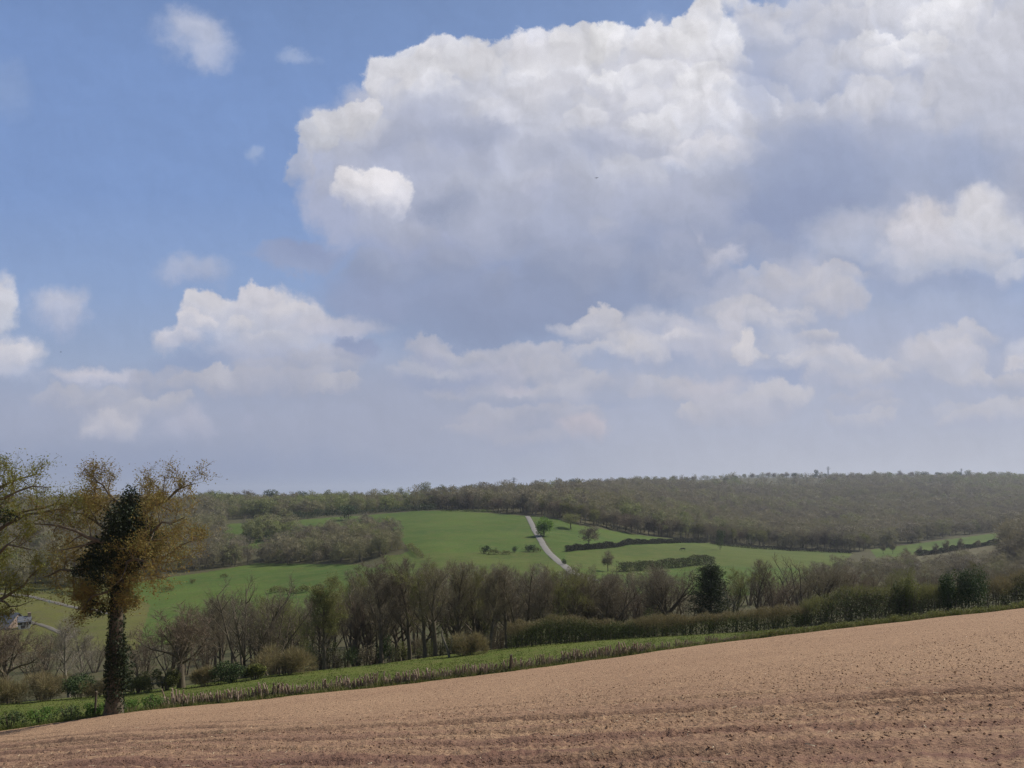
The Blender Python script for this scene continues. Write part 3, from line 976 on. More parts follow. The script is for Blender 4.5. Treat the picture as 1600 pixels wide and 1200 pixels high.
# ------------------------------------------------------------------ branching trees
class Tree:
    def __init__(self, seed, twig_len=0.8, twig_w=0.024, twigs=6, sides=(9, 5, 3), leaf=0.0, leaf_n=2, up=0.12, wob=0.16):
        self.r = random.Random(seed)
        self.wood, self.crown = Geo(), Geo()
        self.twig_len, self.twig_w, self.twigs, self.sides = twig_len, twig_w, twigs, sides
        self.leaf, self.leaf_n, self.up, self.wob = leaf, leaf_n, up, wob
        self.tb, self.td, self.tips = [], [], []

    def rv(self):
        g = self.r.gauss
        return np.array([g(0, 1), g(0, 1), g(0, 1)])

    def path(self, p, d, L, n=5, wob=None, up=None):
        wob = self.wob if wob is None else wob
        up = self.up if up is None else up
        pts = [np.array(p, float)]
        d = unit(np.array(d, float))
        for _ in range(n - 1):
            d = unit(d + self.rv() * wob + np.array([0, 0, up]))
            pts.append(pts[-1] + d * L / (n - 1))
        return np.array(pts)

    def along(self, pts, t):
        k = t * (len(pts) - 1)
        i = min(int(k), len(pts) - 2)
        f = k - i
        return pts[i] * (1 - f) + pts[i + 1] * f, unit(pts[i + 1] - pts[i])

    def branch(self, pts, r0, lvl, kids, ratio, ang=(35, 62), r1=0.25, start=0.25, maxlvl=3):
        """lvl 1 limb, 2 branch, 3 branchlet; kids: number of children per level"""
        L = float(np.linalg.norm(np.diff(pts, axis=0), axis=1).sum())
        if lvl < maxlvl:
            self.wood.tube(pts, r0 * np.linspace(1, r1, len(pts)), self.sides[min(lvl, len(self.sides) - 1)])
            n = kids[lvl]
            az = self.r.random() * 6.28
            for i in range(n):
                t = start + (1 - start) * (i + self.r.random()) / n
                q, d = self.along(pts, t)
                az += 2.4 + self.r.uniform(-0.5, 0.5)
                s = unit(np.cross(d, self.rv() * 0.3 + np.array([math.cos(az), math.sin(az), 0.4])))
                a = RAD(self.r.uniform(*ang))
                nd = d * math.cos(a) + s * math.sin(a)
                cl = L * ratio * self.r.uniform(0.7, 1.2) * (1.15 - 0.55 * t)
                self.branch(self.path(q, nd, cl, 4), r0 * (1 - (1 - r1) * t) * 0.55, lvl + 1, kids, ratio, ang, r1, 0.2, maxlvl)
            # the branch's own end carries on as a branchlet
            self.branchlet(self.path(pts[-1], pts[-1] - pts[-2], L * 0.3, 3), r0 * r1)
        else:
            self.branchlet(pts, r0)

    def branchlet(self, pts, r):
        seg = np.diff(pts, axis=0)
        self.tb += list(pts[:-1])
        self.td += list(seg * 1.15)
        n = self.twigs
        for i in range(n):
            q, d = self.along(pts, (i + self.r.random()) / n)
            nd = unit(d + self.rv() * 0.55 + np.array([0, 0, self.up]))
            ln = self.twig_len * self.r.uniform(0.5, 1.25)
            self.tb.append(q)
            self.td.append(nd * ln)
            self.tips.append(q + nd * ln)
            self.tips.append(q + nd * ln * self.r.uniform(0.4, 0.9))
        self.tips.append(pts[-1])

    def done(self):
        tb, td = np.array(self.tb), np.array(self.td)
        self.crown.spikes(tb, td, self.twig_w * rng.uniform(0.7, 1.4, len(tb)), np.clip(rng.normal(0.45, 0.25, len(tb)), 0, 1))
        if self.leaf > 0:
            tips = np.repeat(np.array(self.tips), self.leaf_n, 0)
            tips = tips + rng.normal(size=tips.shape) * self.leaf * 1.2
            self.crown.leaves(tips, self.leaf * rng.uniform(0.6, 1.4, len(tips)), np.clip(rng.normal(0.55, 0.28, len(tips)), 0, 1))
        return self


def bare_tree(seed, H, form, twig_m, bark_m=None, leaf=0.05, leaf_n=2, dens=1.0):
    """returns (trunk mesh, crown mesh); built H metres tall standing on its origin"""
    T = Tree(seed, twig_len=H * 0.072, twig_w=0.020 + 0.0009 * H, twigs=int(6 * dens), leaf=leaf, leaf_n=leaf_n,
             up=0.10 if form == 'round' else 0.2)
    R = T.r
    if form == 'round':
        fork = H * 0.30
        tr = T.path((0, 0, -0.3), (R.uniform(-.05, .05), R.uniform(-.05, .05), 1), fork + 0.3, 5, 0.05)
        r0 = H * 0.032
        T.wood.tube(tr, r0 * np.array([1.45, 1.1, 1.0, 0.95, 0.85]), 9)
        n = 11
        for i in range(n):
            az = i * 2.4 + R.random()
            el = RAD(R.uniform(18, 45) if i < 5 else R.uniform(50, 86))
            d = np.array([math.cos(az) * math.cos(el), math.sin(az) * math.cos(el), math.sin(el)])
            q, _ = T.along(tr, R.uniform(0.72, 1.0))
            T.branch(T.path(q, d, H * R.uniform(0.36, 0.46), 6, 0.16, 0.10), r0 * 0.45, 1, (0, 7, 7), 0.52)
    elif form == 'tall':
        tr = T.path((0, 0, -0.3), (R.uniform(-.08, .08), R.uniform(-.08, .08), 1), H * 0.86, 9, 0.07, 0.05)
        r0 = H * 0.019
        T.wood.tube(tr, r0 * np.linspace(1.25, 0.25, 9), 8)
        n = 14
        for i in range(n):
            t = 0.24 + 0.70 * (i + R.random()) / n
            q, d = T.along(tr, t)
            az = i * 2.4 + R.uniform(-.6, .6)
            el = RAD(R.uniform(32, 62))
            nd = np.array([math.cos(az) * math.cos(el), math.sin(az) * math.cos(el), math.sin(el)])
            T.branch(T.path(q, nd, H * R.uniform(0.26, 0.36) * (1.12 - 0.5 * t), 5, 0.15, 0.16), r0 * (1.15 - t) * 0.62, 1, (0, 6, 5), 0.50)
    else:   # several stems from one stool
        n = 7
        r0 = H * 0.013
        for i in range(n):
            az = i * 2.4 + R.random()
            el = RAD(R.uniform(62, 86))
            nd = np.array([math.cos(az) * math.cos(el), math.sin(az) * math.cos(el), math.sin(el)])
            p = np.array([math.cos(az), math.sin(az), 0]) * R.uniform(0.1, 0.5) + (0, 0, -0.3)
            L = H * R.uniform(0.62, 0.9)
            st = T.path(p, nd, L, 6, 0.08, 0.04)
            T.wood.tube(st, r0 * np.linspace(1.2, 0.3, 6), 6)
            for k in range(7):
                t = 0.25 + 0.75 * (k + R.random()) / 7
                q, d = T.along(st, t)
                a2 = k * 2.4 + R.random()
                e2 = RAD(R.uniform(25, 65))
                T.branch(T.path(q, (math.cos(a2) * math.cos(e2), math.sin(a2) * math.cos(e2), math.sin(e2)), H * 0.25 * (1.2 - 0.6 * t), 4), r0 * 0.45, 2, (0, 0, 6), 0.5)
    T.done()
    # scale exactly to H
    top = max(a[:, 2].max() for a in T.crown.v)
    s = H / top
    for g in (T.wood, T.crown):
        g.v = [a * np.array([s, s, s]) for a in g.v]
    return T.wood.mesh('trunk', bark_m or M_BARK, True), T.crown.mesh('crown', twig_m)


def place(name, meshes, loc, rz=0.0, s=1.0, sz=None, label=None, cat='tree', group=None, parts=('trunk', 'crown')):
    root = bpy.data.objects.new(name, None)
    COL.objects.link(root)
    root.empty_display_size = 0.5
    root.location = loc
    root.rotation_euler = (0, 0, rz)
    root.scale = (s, s, sz or s)
    tag(root, label, cat, group)
    for pn, me in zip(parts, meshes):
        if me is not None:
            link(pn, me, root)
    return root


def height_to(px, Y, top):
    p = at(px, Y)
    return p, (HZ - top) / F * Y - p.z


def far_tree(seed, H, W, m, kind='bare', n=300):
    """a tree as it shows from half a kilometre: tapered trunk with limbs, crown of twig sprays or leaf clumps"""
    R = random.Random(seed)
    wood, crown = Geo(), Geo()
    base = 0.28 if kind == 'bare' else 0.16
    tr = np.array([[0, 0, -0.5], [R.uniform(-.2, .2), R.uniform(-.2, .2), H * 0.3], [R.uniform(-.4, .4), R.uniform(-.4, .4), H * 0.75]])
    wood.tube(tr, np.array([0.03, 0.022, 0.006]) * H, 6)
    limbs = 11
    cs, rs = [], []
    for i in range(limbs):
        az = i * 2.4 + R.random()
        e = R.uniform(0.45, 0.95)
        q = tr[1] * (1 - i / limbs) + tr[2] * (i / limbs)
        tip = np.array([math.cos(az) * W * 0.36 * e, math.sin(az) * W * 0.36 * e, H * R.uniform(base + 0.08, 0.84)])
        wood.tube([q, (q + tip) / 2 + (0, 0, 0.2), tip], np.array([0.010, 0.007, 0.003]) * H, 4)
        cs.append(tip)
        rs.append(W * R.uniform(0.17, 0.27))
    cs.append(np.array([0, 0, H * 0.80]))
    rs.append(W * 0.26)
    cs, rs = np.array(cs), np.array(rs)
    if kind == 'bare':
        k = rng.integers(0, len(cs), n)
        d = rand_dirs(n)
        d[:, 2] = d[:, 2] * 0.9 + 0.12
        p = cs[k] + d * rs[k][:, None] * rng.uniform(0.1, 1.0, (n, 1))
        dd = unit(d + 0.6 * rand_dirs(n) + (0, 0, 0.5)) * (0.09 * H) * rng.uniform(0.6, 1.3, (n, 1))
        crown.spikes(p, dd, 0.017 * H * rng.uniform(0.6, 1.3, n), np.clip(rng.normal(0.45, 0.22, n), 0, 1), d + 0.5 * rand_dirs(n))
    else:
        k = rng.integers(0, len(cs), n)
        d = rand_dirs(n)
        p = cs[k] + d * rs[k][:, None] * rng.uniform(0.55, 1.08, (n, 1))
        crown.leaves(p, 0.062 * H * rng.uniform(0.6, 1.4, n), np.clip(rng.normal(0.5, 0.2, n) + 0.08 * (k % 3 - 1), 0, 1))
    v = np.concatenate(crown.v)
    s = H / v[:, 2].max()
    for g in (wood, crown):
        g.v = [a * np.array([1, 1, s]) for a in g.v]
    return wood.mesh('trunk', M_BARK, True), crown.mesh('crown', m)


def shrub_meshes(seed, rx, ry, H, m, kind='twig', n=900, leafsize=0.16, stem_m=None):
    """a bush: stems from the ground and a rounded, uneven mass of twigs or leaves"""
    R = random.Random(seed)
    wood, crown = Geo(), Geo()
    for i in range(12):
        az, e = i * 2.4, R.uniform(0.15, 0.75)
        b0 = np.array([math.cos(az) * rx * 0.3 * e, math.sin(az) * ry * 0.3 * e, -0.2])
        tp = np.array([math.cos(az) * rx * 0.8 * e, math.sin(az) * ry * 0.8 * e, H * R.uniform(0.55, 0.85)])
        wood.tube([b0, (b0 + tp) / 2 + (0, 0, H * .08), tp], [0.035, 0.025, 0.012], 4)
    nc = 10
    cs = np.array([[R.uniform(-.62, .62) * rx, R.uniform(-.62, .62) * ry, H * R.uniform(0.25, 0.75)] for _ in range(nc)])
    rs = np.array([[rx * R.uniform(0.3, 0.5), ry * R.uniform(0.3, 0.5), H * R.uniform(0.22, 0.36)] for _ in range(nc)])
    k = rng.integers(0, nc, n)
    d = rand_dirs(n)
    p = cs[k] + d * rs[k] * rng.uniform(0.3, 1.0, (n, 1)) ** 0.6
    p[:, 2] = np.abs(p[:, 2])
    if kind == 'twig':
        dd = unit(d + 0.7 * rand_dirs(n) + (0, 0, 0.8)) * H * 0.17 * rng.uniform(0.6, 1.4, (n, 1))
        crown.spikes(p, dd, 0.03 * rng.uniform(0.7, 1.6, n) * (H / 3) ** 0.5, np.clip(rng.normal(0.5, 0.25, n), 0, 1))
    else:
        crown.leaves(p, leafsize * rng.uniform(0.6, 1.4, n), np.clip(rng.normal(0.5, 0.25, n), 0, 1))
    v = np.concatenate(crown.v)
    s = H / v[:, 2].max()
    crown.v = [a * np.array([1, 1, s]) for a in crown.v]
    return wood.mesh('stems', stem_m or M_BARK, True), crown.mesh('foliage', m)
# ------------------------------------------------------------------ the ivy-clad oak at the field's edge
def oak(name, loc, trunk, limbs, seed, leaf_m, ivy, label, pxm, origin, kids=(0, 9, 7), extra=2, leaf=0.11, leaf_n=2, crown_c=None):
    """trunk and limbs: lists of (column, row, depth) seen points, turned to metres about the oak's foot"""
    T = Tree(seed, twig_len=0.62, twig_w=0.028, twigs=6, sides=(10, 7, 4), leaf=leaf, leaf_n=leaf_n, up=0.06, wob=0.24)
    R = T.r

    def m3(p):
        return np.array([(p[0] - origin[0]) * pxm, p[2], (origin[1] - p[1]) * pxm])
    tp = np.array([m3(p) for p in trunk[0]])
    T.wood.tube(tp, trunk[1], 12)
    for L in limbs:
        pts = np.array([m3(p) for p in L[0]])
        fine = np.array([pts[0]] + [pts[i] * (1 - f) + pts[i + 1] * f for i in range(len(pts) - 1) for f in (0.5, 1.0)])
        fine[1:] += rng.normal(size=fine[1:].shape) * 0.09
        T.branch(fine, L[1], 1, kids, L[2] if len(L) > 2 else 0.36, (35, 75), 0.22, 0.18)
    for i in range(extra):      # limbs towards and away from the viewer fill the crown's depth
        q, d = T.along(tp, R.uniform(0.62, 0.95))
        az = RAD(90 + R.uniform(-60, 60))
        el = RAD(R.uniform(0, 50))
        T.branch(T.path(q, (math.cos(az) * math.cos(el), math.sin(az) * math.cos(el), math.sin(el)), R.uniform(2.2, 3.8), 6, 0.25, 0.03), 0.10, 1, kids, 0.38, (35, 75), 0.22, 0.2)
    T.done()
    root = place(name, (T.wood.mesh('trunk', M_BARK, True), T.crown.mesh('crown', leaf_m)), loc, label=label, cat='tree')
    if ivy:
        g = Geo()
        for (cx, cy, cyd, rx, ry, rz, n) in ivy:
            c = m3((cx, cy, cyd))
            d = rand_dirs(n)
            p = c + d * np.array([rx, rz, ry]) * (rng.uniform(0.25, 1.0, (n, 1)) ** 0.5) * (0.86 + 0.3 * rng.random((n, 1)))
            g.leaves(p, 0.15 * rng.uniform(0.6, 1.5, n), np.clip(rng.normal(0.4, 0.25, n), 0, 1))
        link('ivy', g.mesh('ivy', M_IVY), root)
    return root


PM = 46.5 / F
OX, OY = 178, 1113
oak_loc = at(OX, 46.5)
oak('ivy_clad_oak', oak_loc,
    ([(177, 1120, 0), (179, 1085, 0), (181, 1000, 0), (184, 920, 0), (192, 860, 0.1), (200, 810, 0.1), (205, 768, 0)],
     np.array([0.62, 0.46, 0.38, 0.34, 0.29, 0.20, 0.10])),
    [([(188, 892, 0), (150, 880, .4), (110, 892, .8), (80, 888, 1.0), (50, 902, 1.4)], 0.15, 0.33),
     ([(160, 884, .2), (140, 905, .3), (128, 918, .5), (124, 934, .6)], 0.09, 0.25),
     ([(192, 858, 0), (152, 836, -.8), (112, 818, -1.2), (72, 812, -1.4)], 0.15, 0.40),
     ([(196, 832, 0), (162, 795, .8), (132, 780, 1.4), (100, 774, 1.6)], 0.14, 0.40),
     ([(201, 812, 0), (186, 778, -.4), (172, 757, -.8), (157, 742, -1.0)], 0.11),
     ([(201, 812, 0), (236, 785, .8), (262, 764, 1.3), (288, 752, 1.5)], 0.13),
     ([(196, 848, 0), (240, 832, -.9), (274, 812, -1.3), (304, 806, -1.5)], 0.14, 0.42),
     ([(194, 888, 0), (235, 883, .5), (258, 862, .9), (294, 842, 1.2)], 0.13, 0.42),
     ([(190, 880, 0), (226, 868, -1.6), (262, 872, -2.2), (290, 882, -2.6)], 0.11, 0.40),
     ([(188, 908, 0), (168, 922, -.6), (150, 934, -.9), (138, 950, -1.2)], 0.08, 0.3),
     ([(188, 900, 0), (206, 905, -.9), (220, 914, -1.2), (228, 926, -1.4)], 0.07, 0.4),
     ([(194, 845, 0), (150, 815, .6), (118, 800, 1.1), (92, 796, 1.4)], 0.12, 0.42),
     ([(196, 840, 0), (140, 846, 1.4), (104, 852, 2.2), (78, 862, 2.6)], 0.12, 0.42)],
    11, M_OAK,
    [(180, 1102, 0, 0.60, 0.5, 0.65, 520), (180, 1080, 0, 0.58, 0.9, 0.65, 1500), (181, 1045, 0, 0.66, 1.4, 0.7, 2400), (181, 1008, 0, 0.58, 1.5, 0.65, 2100), (182, 962, 0, 0.46, 1.8, 0.55, 1800), (186, 915, 0, 0.58, 1.5, 0.65, 1700),
     (190, 1035, 0, .8, 1.7, 0.75, 700), (200, 848, 0, 1.4, 2.0, 1.5, 5000), (204, 796, 0, 0.66, 1.6, 0.7, 1500), (200, 815, -.5, 1.2, 1.4, 1.2, 2200),
     (162, 858, .2, 1.15, 0.95, 1.0, 1700), (228, 846, -.4, 1.3, 1.1, 1.1, 1900), (140, 874, .3, .9, 0.5, 0.7, 600), (180, 892, -.3, 1.5, 1.2, 1.3, 2200), (215, 820, .2, 1.0, 0.9, 0.9, 1000),
     (158, 946, -.6, 0.9, 0.6, 0.6, 420), (206, 938, -.4, 0.6, 0.5, 0.5, 180), (120, 890, .5, .8, .4, .5, 300)],
    'tall oak with bronze spring leaves and a thick ivy-covered trunk at the ploughed field edge', PM, (OX, OY))

PM2 = 45.0 / F
oak('spreading_oak', at(-50, 45),
    ([(-50, 1165, 0), (-50, 1060, 0), (-46, 960, 0), (-42, 880, 0), (-36, 820, 0), (-30, 770, 0)], np.array([0.62, 0.5, 0.44, 0.36, 0.24, 0.1])),
    [([(-46, 975, 0), (5, 945, .2), (27, 927, .4), (52, 900, .6)], 0.14, 0.3),
     ([(-20, 960, 0), (10, 950, -.3), (24, 962, -.5), (60, 950, -.8)], 0.08, 0.3),
     ([(-42, 905, 0), (0, 880, -.8), (40, 862, -1.2), (72, 872, -1.4)], 0.14),
     ([(-40, 870, 0), (0, 832, .6), (48, 812, 1.0), (92, 812, 1.2)], 0.14),
     ([(-38, 850, 0), (-4, 800, -.6), (44, 782, -1.0), (88, 778, -1.2)], 0.13),
     ([(-34, 820, 0), (-10, 775, .4), (22, 757, .7), (48, 752, .9)], 0.12),
     ([(-30, 790, 0), (-18, 758, -.4), (-6, 752, -.6), (2, 746, -.8)], 0.09),
     ([(-36, 840, 0), (10, 812, 1.8), (52, 800, 2.4), (84, 795, 2.6)], 0.12),
     ([(-44, 890, 0), (-80, 850, .6), (-120, 830, 1), (-150, 820, 1.2)], 0.14),
     ([(-36, 820, 0), (-70, 780, -.6), (-100, 765, -1), (-120, 760, -1)], 0.12)],
    23, M_OAKGREEN, [(10, 818, -.4, 0.9, 0.5, 0.6, 420), (-44, 900, 0, 0.8, 3.0, 0.8, 1200)],
    'oak with yellow-green young leaves, its branches reaching in at the picture edge', PM2, (-50, 1160), extra=3, leaf=0.11, kids=(0, 6, 5), leaf_n=2)

# ------------------------------------------------------------------ cut hedge along the field
def cut_clump(seed, width, n, hgt):
    R = random.Random(seed)
    st, fo = Geo(), Geo()
    for i in range(n):
        x = R.uniform(-width / 2, width / 2)
        y = R.gauss(0, 0.14)
        h = hgt * R.uniform(0.6, 1.12)
        lean = (x / width) * 0.35 + R.gauss(0, 0.12)
        r = R.uniform(0.02, 0.055)
        st.tube([(x, y, -0.15), (x + lean * h * .5, y + R.gauss(0, .05), h * .55), (x + lean * h, y + R.gauss(0, .1), h)], [r * 1.15, r, r * 0.85], 5)
        # cut end
        c = np.array([x + lean * h, y, h])
        st.add([c + (r, 0, 0), c + (0, r, 0), c + (-r, 0, 0), c + (0, -r, 0)], [(0, 1, 2), (0, 2, 3)], 0.5)
    k = int(110 * width)
    p = np.stack([rng.uniform(-width * .6, width * .6, k), rng.normal(0, 0.22, k), rng.uniform(0, hgt * 0.5, k) ** 1.1], -1)
    fo.leaves(p, 0.11 * rng.uniform(0.6, 1.5, k), rng.random(k))
    k = int(60 * width)
    p = np.stack([rng.uniform(-width * .6, width * .6, k), rng.normal(0, 0.2, k), rng.uniform(0, hgt * 0.4, k)], -1)
    d = unit(rng.normal(size=(k, 3)) + (0, 0, 1.2)) * hgt * 0.5 * rng.uniform(0.5, 1.2, (k, 1))
    fo.spikes(p, d, 0.03, rng.random(k) * 0.4)
    return st.mesh('stems', M_CUT, True), fo.mesh('foliage', M_BRAMBLE)


CUTS = [cut_clump(100 + i, wdt, n, h) for i, (wdt, n, h) in enumerate([(1.3, 20, .75), (1.7, 24, .85), (1.0, 15, .95), (2.0, 30, .7), (0.8, 9, .8)])]
EDGE_DIR = math.atan2(22, 76)


def edge_at(px, out=0.0):
    Y = float(edge_Y(px)) + out
    return at(px, Y)


px = 272.0
i = 0
while px < 1262:
    skip = (405 < px < 425) or (690 < px < 700) or (788 < px < 806)
    if not skip:
        fade = 1.0 if px < 900 else max(0.62, 1 - (px - 900) / 700)
        v = random.choice((0, 1, 2, 3, 3, 4))
        place('cut_hedge_stool', CUTS[v], edge_at(px, random.uniform(0.55, 1.0)), EDGE_DIR + random.uniform(-.15, .15) + (math.pi if random.random() < .5 else 0),
              random.choice((0.6, 0.8, 0.9, 1.0, 1.1, 1.25)) * fade * (1.0 if px < 1100 else 0.8), label='clump of bare stems cut short in the hedge line along the ploughed field',
              cat='hedge stool', group='cut stools of the hedge along the ploughed field', parts=('stems', 'foliage'))
    px += random.uniform(8, 26)
    i += 1

# a few posts left standing in the line
def post_mesh(h, r):
    bm = bmesh.new()
    bmesh.ops.create_cone(bm, cap_ends=True, segments=10, radius1=r, radius2=r * 0.9, depth=h + 0.4, matrix=Matrix.Translation((0, 0, h / 2 - 0.2)))
    top = [v for v in bm.verts if v.co.z > h * 0.8]
    for v in top:
        v.co.z += v.co.x * 0.5
    bmesh.ops.bevel(bm, geom=[e for e in bm.edges if all(v in top for v in e.verts)], offset=r * 0.15, segments=1, affect='EDGES')
    me = bpy.data.meshes.new('fence_post')
    bm.to_mesh(me)
    bm.free()
    me.materials.append(M_BARK)
    return me


for px_, h_, r_, rz, lab in ((797, 1.15, 0.10, 0.3, 'thick dark wooden post standing alone among the cut hedge stools'),
                             (426, 0.95, 0.06, 1.2, 'short dark post at the start of a run of cut stems'),
                             (148, 1.5, 0.07, 2.0, 'dark leaning post in the weeds beside the ivy-covered oak')):
    o = link('fence_post', post_mesh(h_, r_), None, edge_at(px_, 0.5))
    o.rotation_euler = (0.06, 0.05, rz)
    tag(o, lab, 'post')

# leafy bushes and weeds at the field's edge
def bush(name, px, Y, wpx, top, m, kind, label, seed, n=900, leafsize=0.16, depth=0.8, cat='bush', group=None, stem_m=None):
    p, H = height_to(px, Y, top)
    rx = wpx * 0.5 / F * Y
    ms = shrub_meshes(seed, rx, rx * depth, H, m, kind, n, leafsize, stem_m)
    return place(name, ms, p, random.uniform(-.3, .3), label=label, cat=cat, group=group, parts=('stems', 'foliage'))


bush('elder_bush', 238, float(edge_Y(238)) + 0.7, 38, 1086, M_GREEN, 'leaf', 'small round dark-leaved bush between the ivy-covered oak and the cut hedge', 5, 700, 0.11)
bush('nettle_clump', 206, float(edge_Y(206)) + 1.2, 44, 1092, M_GREEN, 'leaf', 'fresh green weeds around the foot of the ivy-covered oak', 6, 700, 0.10, cat='weeds')
for k_, (px_, w_, tp_) in enumerate(((15, 60, 1108), (62, 52, 1104), (108, 56, 1098), (150, 36, 1096))):
    bush('weed_clump', px_, float(edge_Y(px_)) + 0.8, w_, tp_, M_DARKGREEN if k_ % 2 == 0 else M_GREEN, 'leaf',
         'clump of dark leafy weeds on the bank left of the ivy-covered oak', 30 + k_, 800, 0.11, cat='weeds', group='leafy weeds on the bank left of the oak')


# grass of the verge and tufts in the meadow
def blades(n, px0, px1, o0, o1, h, wd, tint, lean=0.5, jit=1.0):
    px = rng.uniform(px0, px1, n)
    Y = edge_Y(px) + rng.uniform(o0, o1, n) + (0.35 * fbm(px / 11.0, px * 0 + 1.5, 3, 70) if o1 < 3 else 0)
    x = (px - 800) / F * Y
    base = np.stack([x, Y, gz(x, Y) + roll(x, Y) - 0.02], -1)
    d = unit(rng.normal(size=(n, 3)) * lean + (0, 0, 1)) * h * rng.uniform(0.4, 1.4, (n, 1)) * (0.65 + 0.5 * np.abs(fbm(px / 14.0, Y * 0 + 3, 2, 77)))[:, None]
    return base, d, wd, np.clip(rng.normal(tint, 0.2, n), 0, 1)


g = Geo()
g.spikes(*blades(26000, -200, 1900, -0.05, 0.75, 0.30, 0.03, 0.32))
g.spikes(*blades(22000, 240, 1900, 0.35, 1.9, 0.36, 0.03, 0.62, 0.35))
g.spikes(*blades(9000, 1150, 1900, 0.1, 1.6, 0.55, 0.035, 0.45, 0.5))
g.spikes(*blades(40000, -60, 1500, 1.5, 14, 0.13, 0.05, 0.30, 0.9))
g.spikes(*blades(30000, -60, 1500, 8, 26, 0.13, 0.07, 0.28, 0.9))
g.spikes(*blades(5000, 200, 1650, -0.1, 1.6, 0.6, 0.022, 0.95, 0.35))
tag(link('grass', g.mesh('grass', M_GRASSBLADE)), kind='stuff')
g = Geo()
n = 2600
pxs_ = rng.uniform(1180, 1680, n)
Ys_ = edge_Y(pxs_) + rng.uniform(0.1, 1.6, n)
xs_ = (pxs_ - 800) / F * Ys_
cs_ = np.stack([xs_, Ys_, gz(xs_, Ys_) + roll(xs_, Ys_) + rng.uniform(0.05, 0.4, n) * (0.4 + np.abs(vnoise(pxs_ / 12, Ys_ * 0, 5)))], -1)
cs_ = np.repeat(cs_, 7, 0) + rng.normal(size=(7 * n, 3)) * 0.09
g.leaves(cs_, 0.12 * rng.uniform(0.5, 1.4, 7 * n), rng.random(7 * n))
tag(link('undergrowth', g.mesh('undergrowth', M_OLIVE)), kind='stuff')

# clods and straw lying on the ploughed land
def rocks(n, py0, py1, smin, smax):
    base_v = np.array([(1, 0, 0), (-1, 0, 0), (0, 1, 0), (0, -1, 0), (0, 0, 1), (0, 0, -1)], float)
    base_f = np.array([(0, 2, 4), (2, 1, 4), (1, 3, 4), (3, 0, 4), (2, 0, 5), (1, 2, 5), (3, 1, 5), (0, 3, 5)])
    px = rng.uniform(-30, 1640, n)
    rel = rng.uniform(0.13, 0.97, n) ** 1.0
    Y = edge_Y(px) * (py0 + (py1 - py0) * rel)
    x = (px - 800) / F * Y
    s = smin * (smax / smin) ** (rng.random(n) ** 3)
    z = gz(x, Y) + roll(x, Y) + s * 0.15 + 0.02
    v = base_v[None] * rng.uniform(0.6, 1.3, (n, 6, 1)) * np.stack([s, s, s * 0.7], -1)[:, None] * 0.5
    th = rng.uniform(0, 6.28, n)
    ct, st = np.cos(th)[:, None], np.sin(th)[:, None]
    vx = v[..., 0] * ct - v[..., 1] * st
    vy = v[..., 0] * st + v[..., 1] * ct
    v = np.stack([vx + x[:, None], vy + Y[:, None], v[..., 2] + z[:, None]], -1)
    f = base_f[None] + np.arange(n)[:, None, None] * 6
    return v.reshape(-1, 3), f.reshape(-1, 3)


g = Geo()
v_, f_ = rocks(9000, 0.0, 1.0, 0.02, 0.062)
g.add(v_, f_, 0.5)
v_, f_ = rocks(18000, 0.0, 0.45, 0.012, 0.06)
g.add(v_, f_, 0.5)
me = g.mesh('soil_clods', M_SOIL)
tag(link('soil_clods', me), kind='stuff')
n = 900
pxs_ = rng.uniform(-30, 1640, n)
rel = rng.uniform(0.14, 0.7, n)
sel = rng.random(n) < np.clip(1.3 - rel * 1.5, 0.1, 1)
pxs_, rel = pxs_[sel], rel[sel]
Ys_ = edge_Y(pxs_) * rel
xs_ = (pxs_ - 800) / F * Ys_
g = Geo()
b0 = np.stack([xs_, Ys_, gz(xs_, Ys_) + roll(xs_, Ys_) + 0.05], -1)
d0 = unit(rng.normal(size=b0.shape) * (1, 1, 0.25)) * rng.uniform(0.03, 0.13, (len(b0), 1))
g.spikes(b0, d0, 0.016, 0.5)
g.spikes(b0 + d0, -d0, 0.016, 0.5)
M_STRAW, t, b = mat('straw', 0.8)
b.inputs['Base Color'].default_value = (0.52, 0.44, 0.30, 1)
tag(link('straw_litter', g.mesh('straw_litter', M_STRAW)), kind='stuff')
# ------------------------------------------------------------------ trees of the valley belt
BARE = {}
for key, args in {
    'round': (1, 8.0, 'round', M_TWIGRED, M_BARK, 0.055, 1, 1.25),
    'round2': (2, 9.0, 'round', M_TWIG, M_BARK, 0.05, 1, 1.0),
    'tall1': (3, 12.0, 'tall', M_TWIG, M_BARK, 0.05, 1, 1.0),
    'tall2': (4, 12.0, 'tall', M_TWIG, M_BARK, 0.05, 1, 1.1),
    'tall3': (5, 12.0, 'tall', M_TWIGOLIVE, M_BARK, 0.06, 1, 1.0),
    'olive': (6, 11.0, 'tall', M_TWIGOLIVE, M_BARK, 0.13, 2, 1.0),
    'multi1': (7, 10.0, 'multi', M_TWIG, M_BARK, 0.05, 1, 1.0),
    'multi2': (8, 10.0, 'multi', M_TWIGRED, M_BARK, 0.05, 1, 1.0),
    'multiolive': (9, 9.0, 'multi', M_TWIGOLIVE, M_BARK, 0.11, 2, 1.0),
    'pale': (10, 9.0, 'tall', M_TWIGPALE, M_PALEBARK, 0.05, 1, 0.8),
}.items():
    BARE[key] = (bare_tree(*args), args[1])


def belt(px, Y, top, kind, label=None, group=None, wide=1.0, name='bare_tree'):
    top -= 8 if px > 330 else 0
    p, H = height_to(px, Y, top)
    ms, h0 = BARE[kind]
    s = H / h0
    return place(name, ms, p, random.uniform(0, 6.28), s * wide, s, label, 'tree', group)


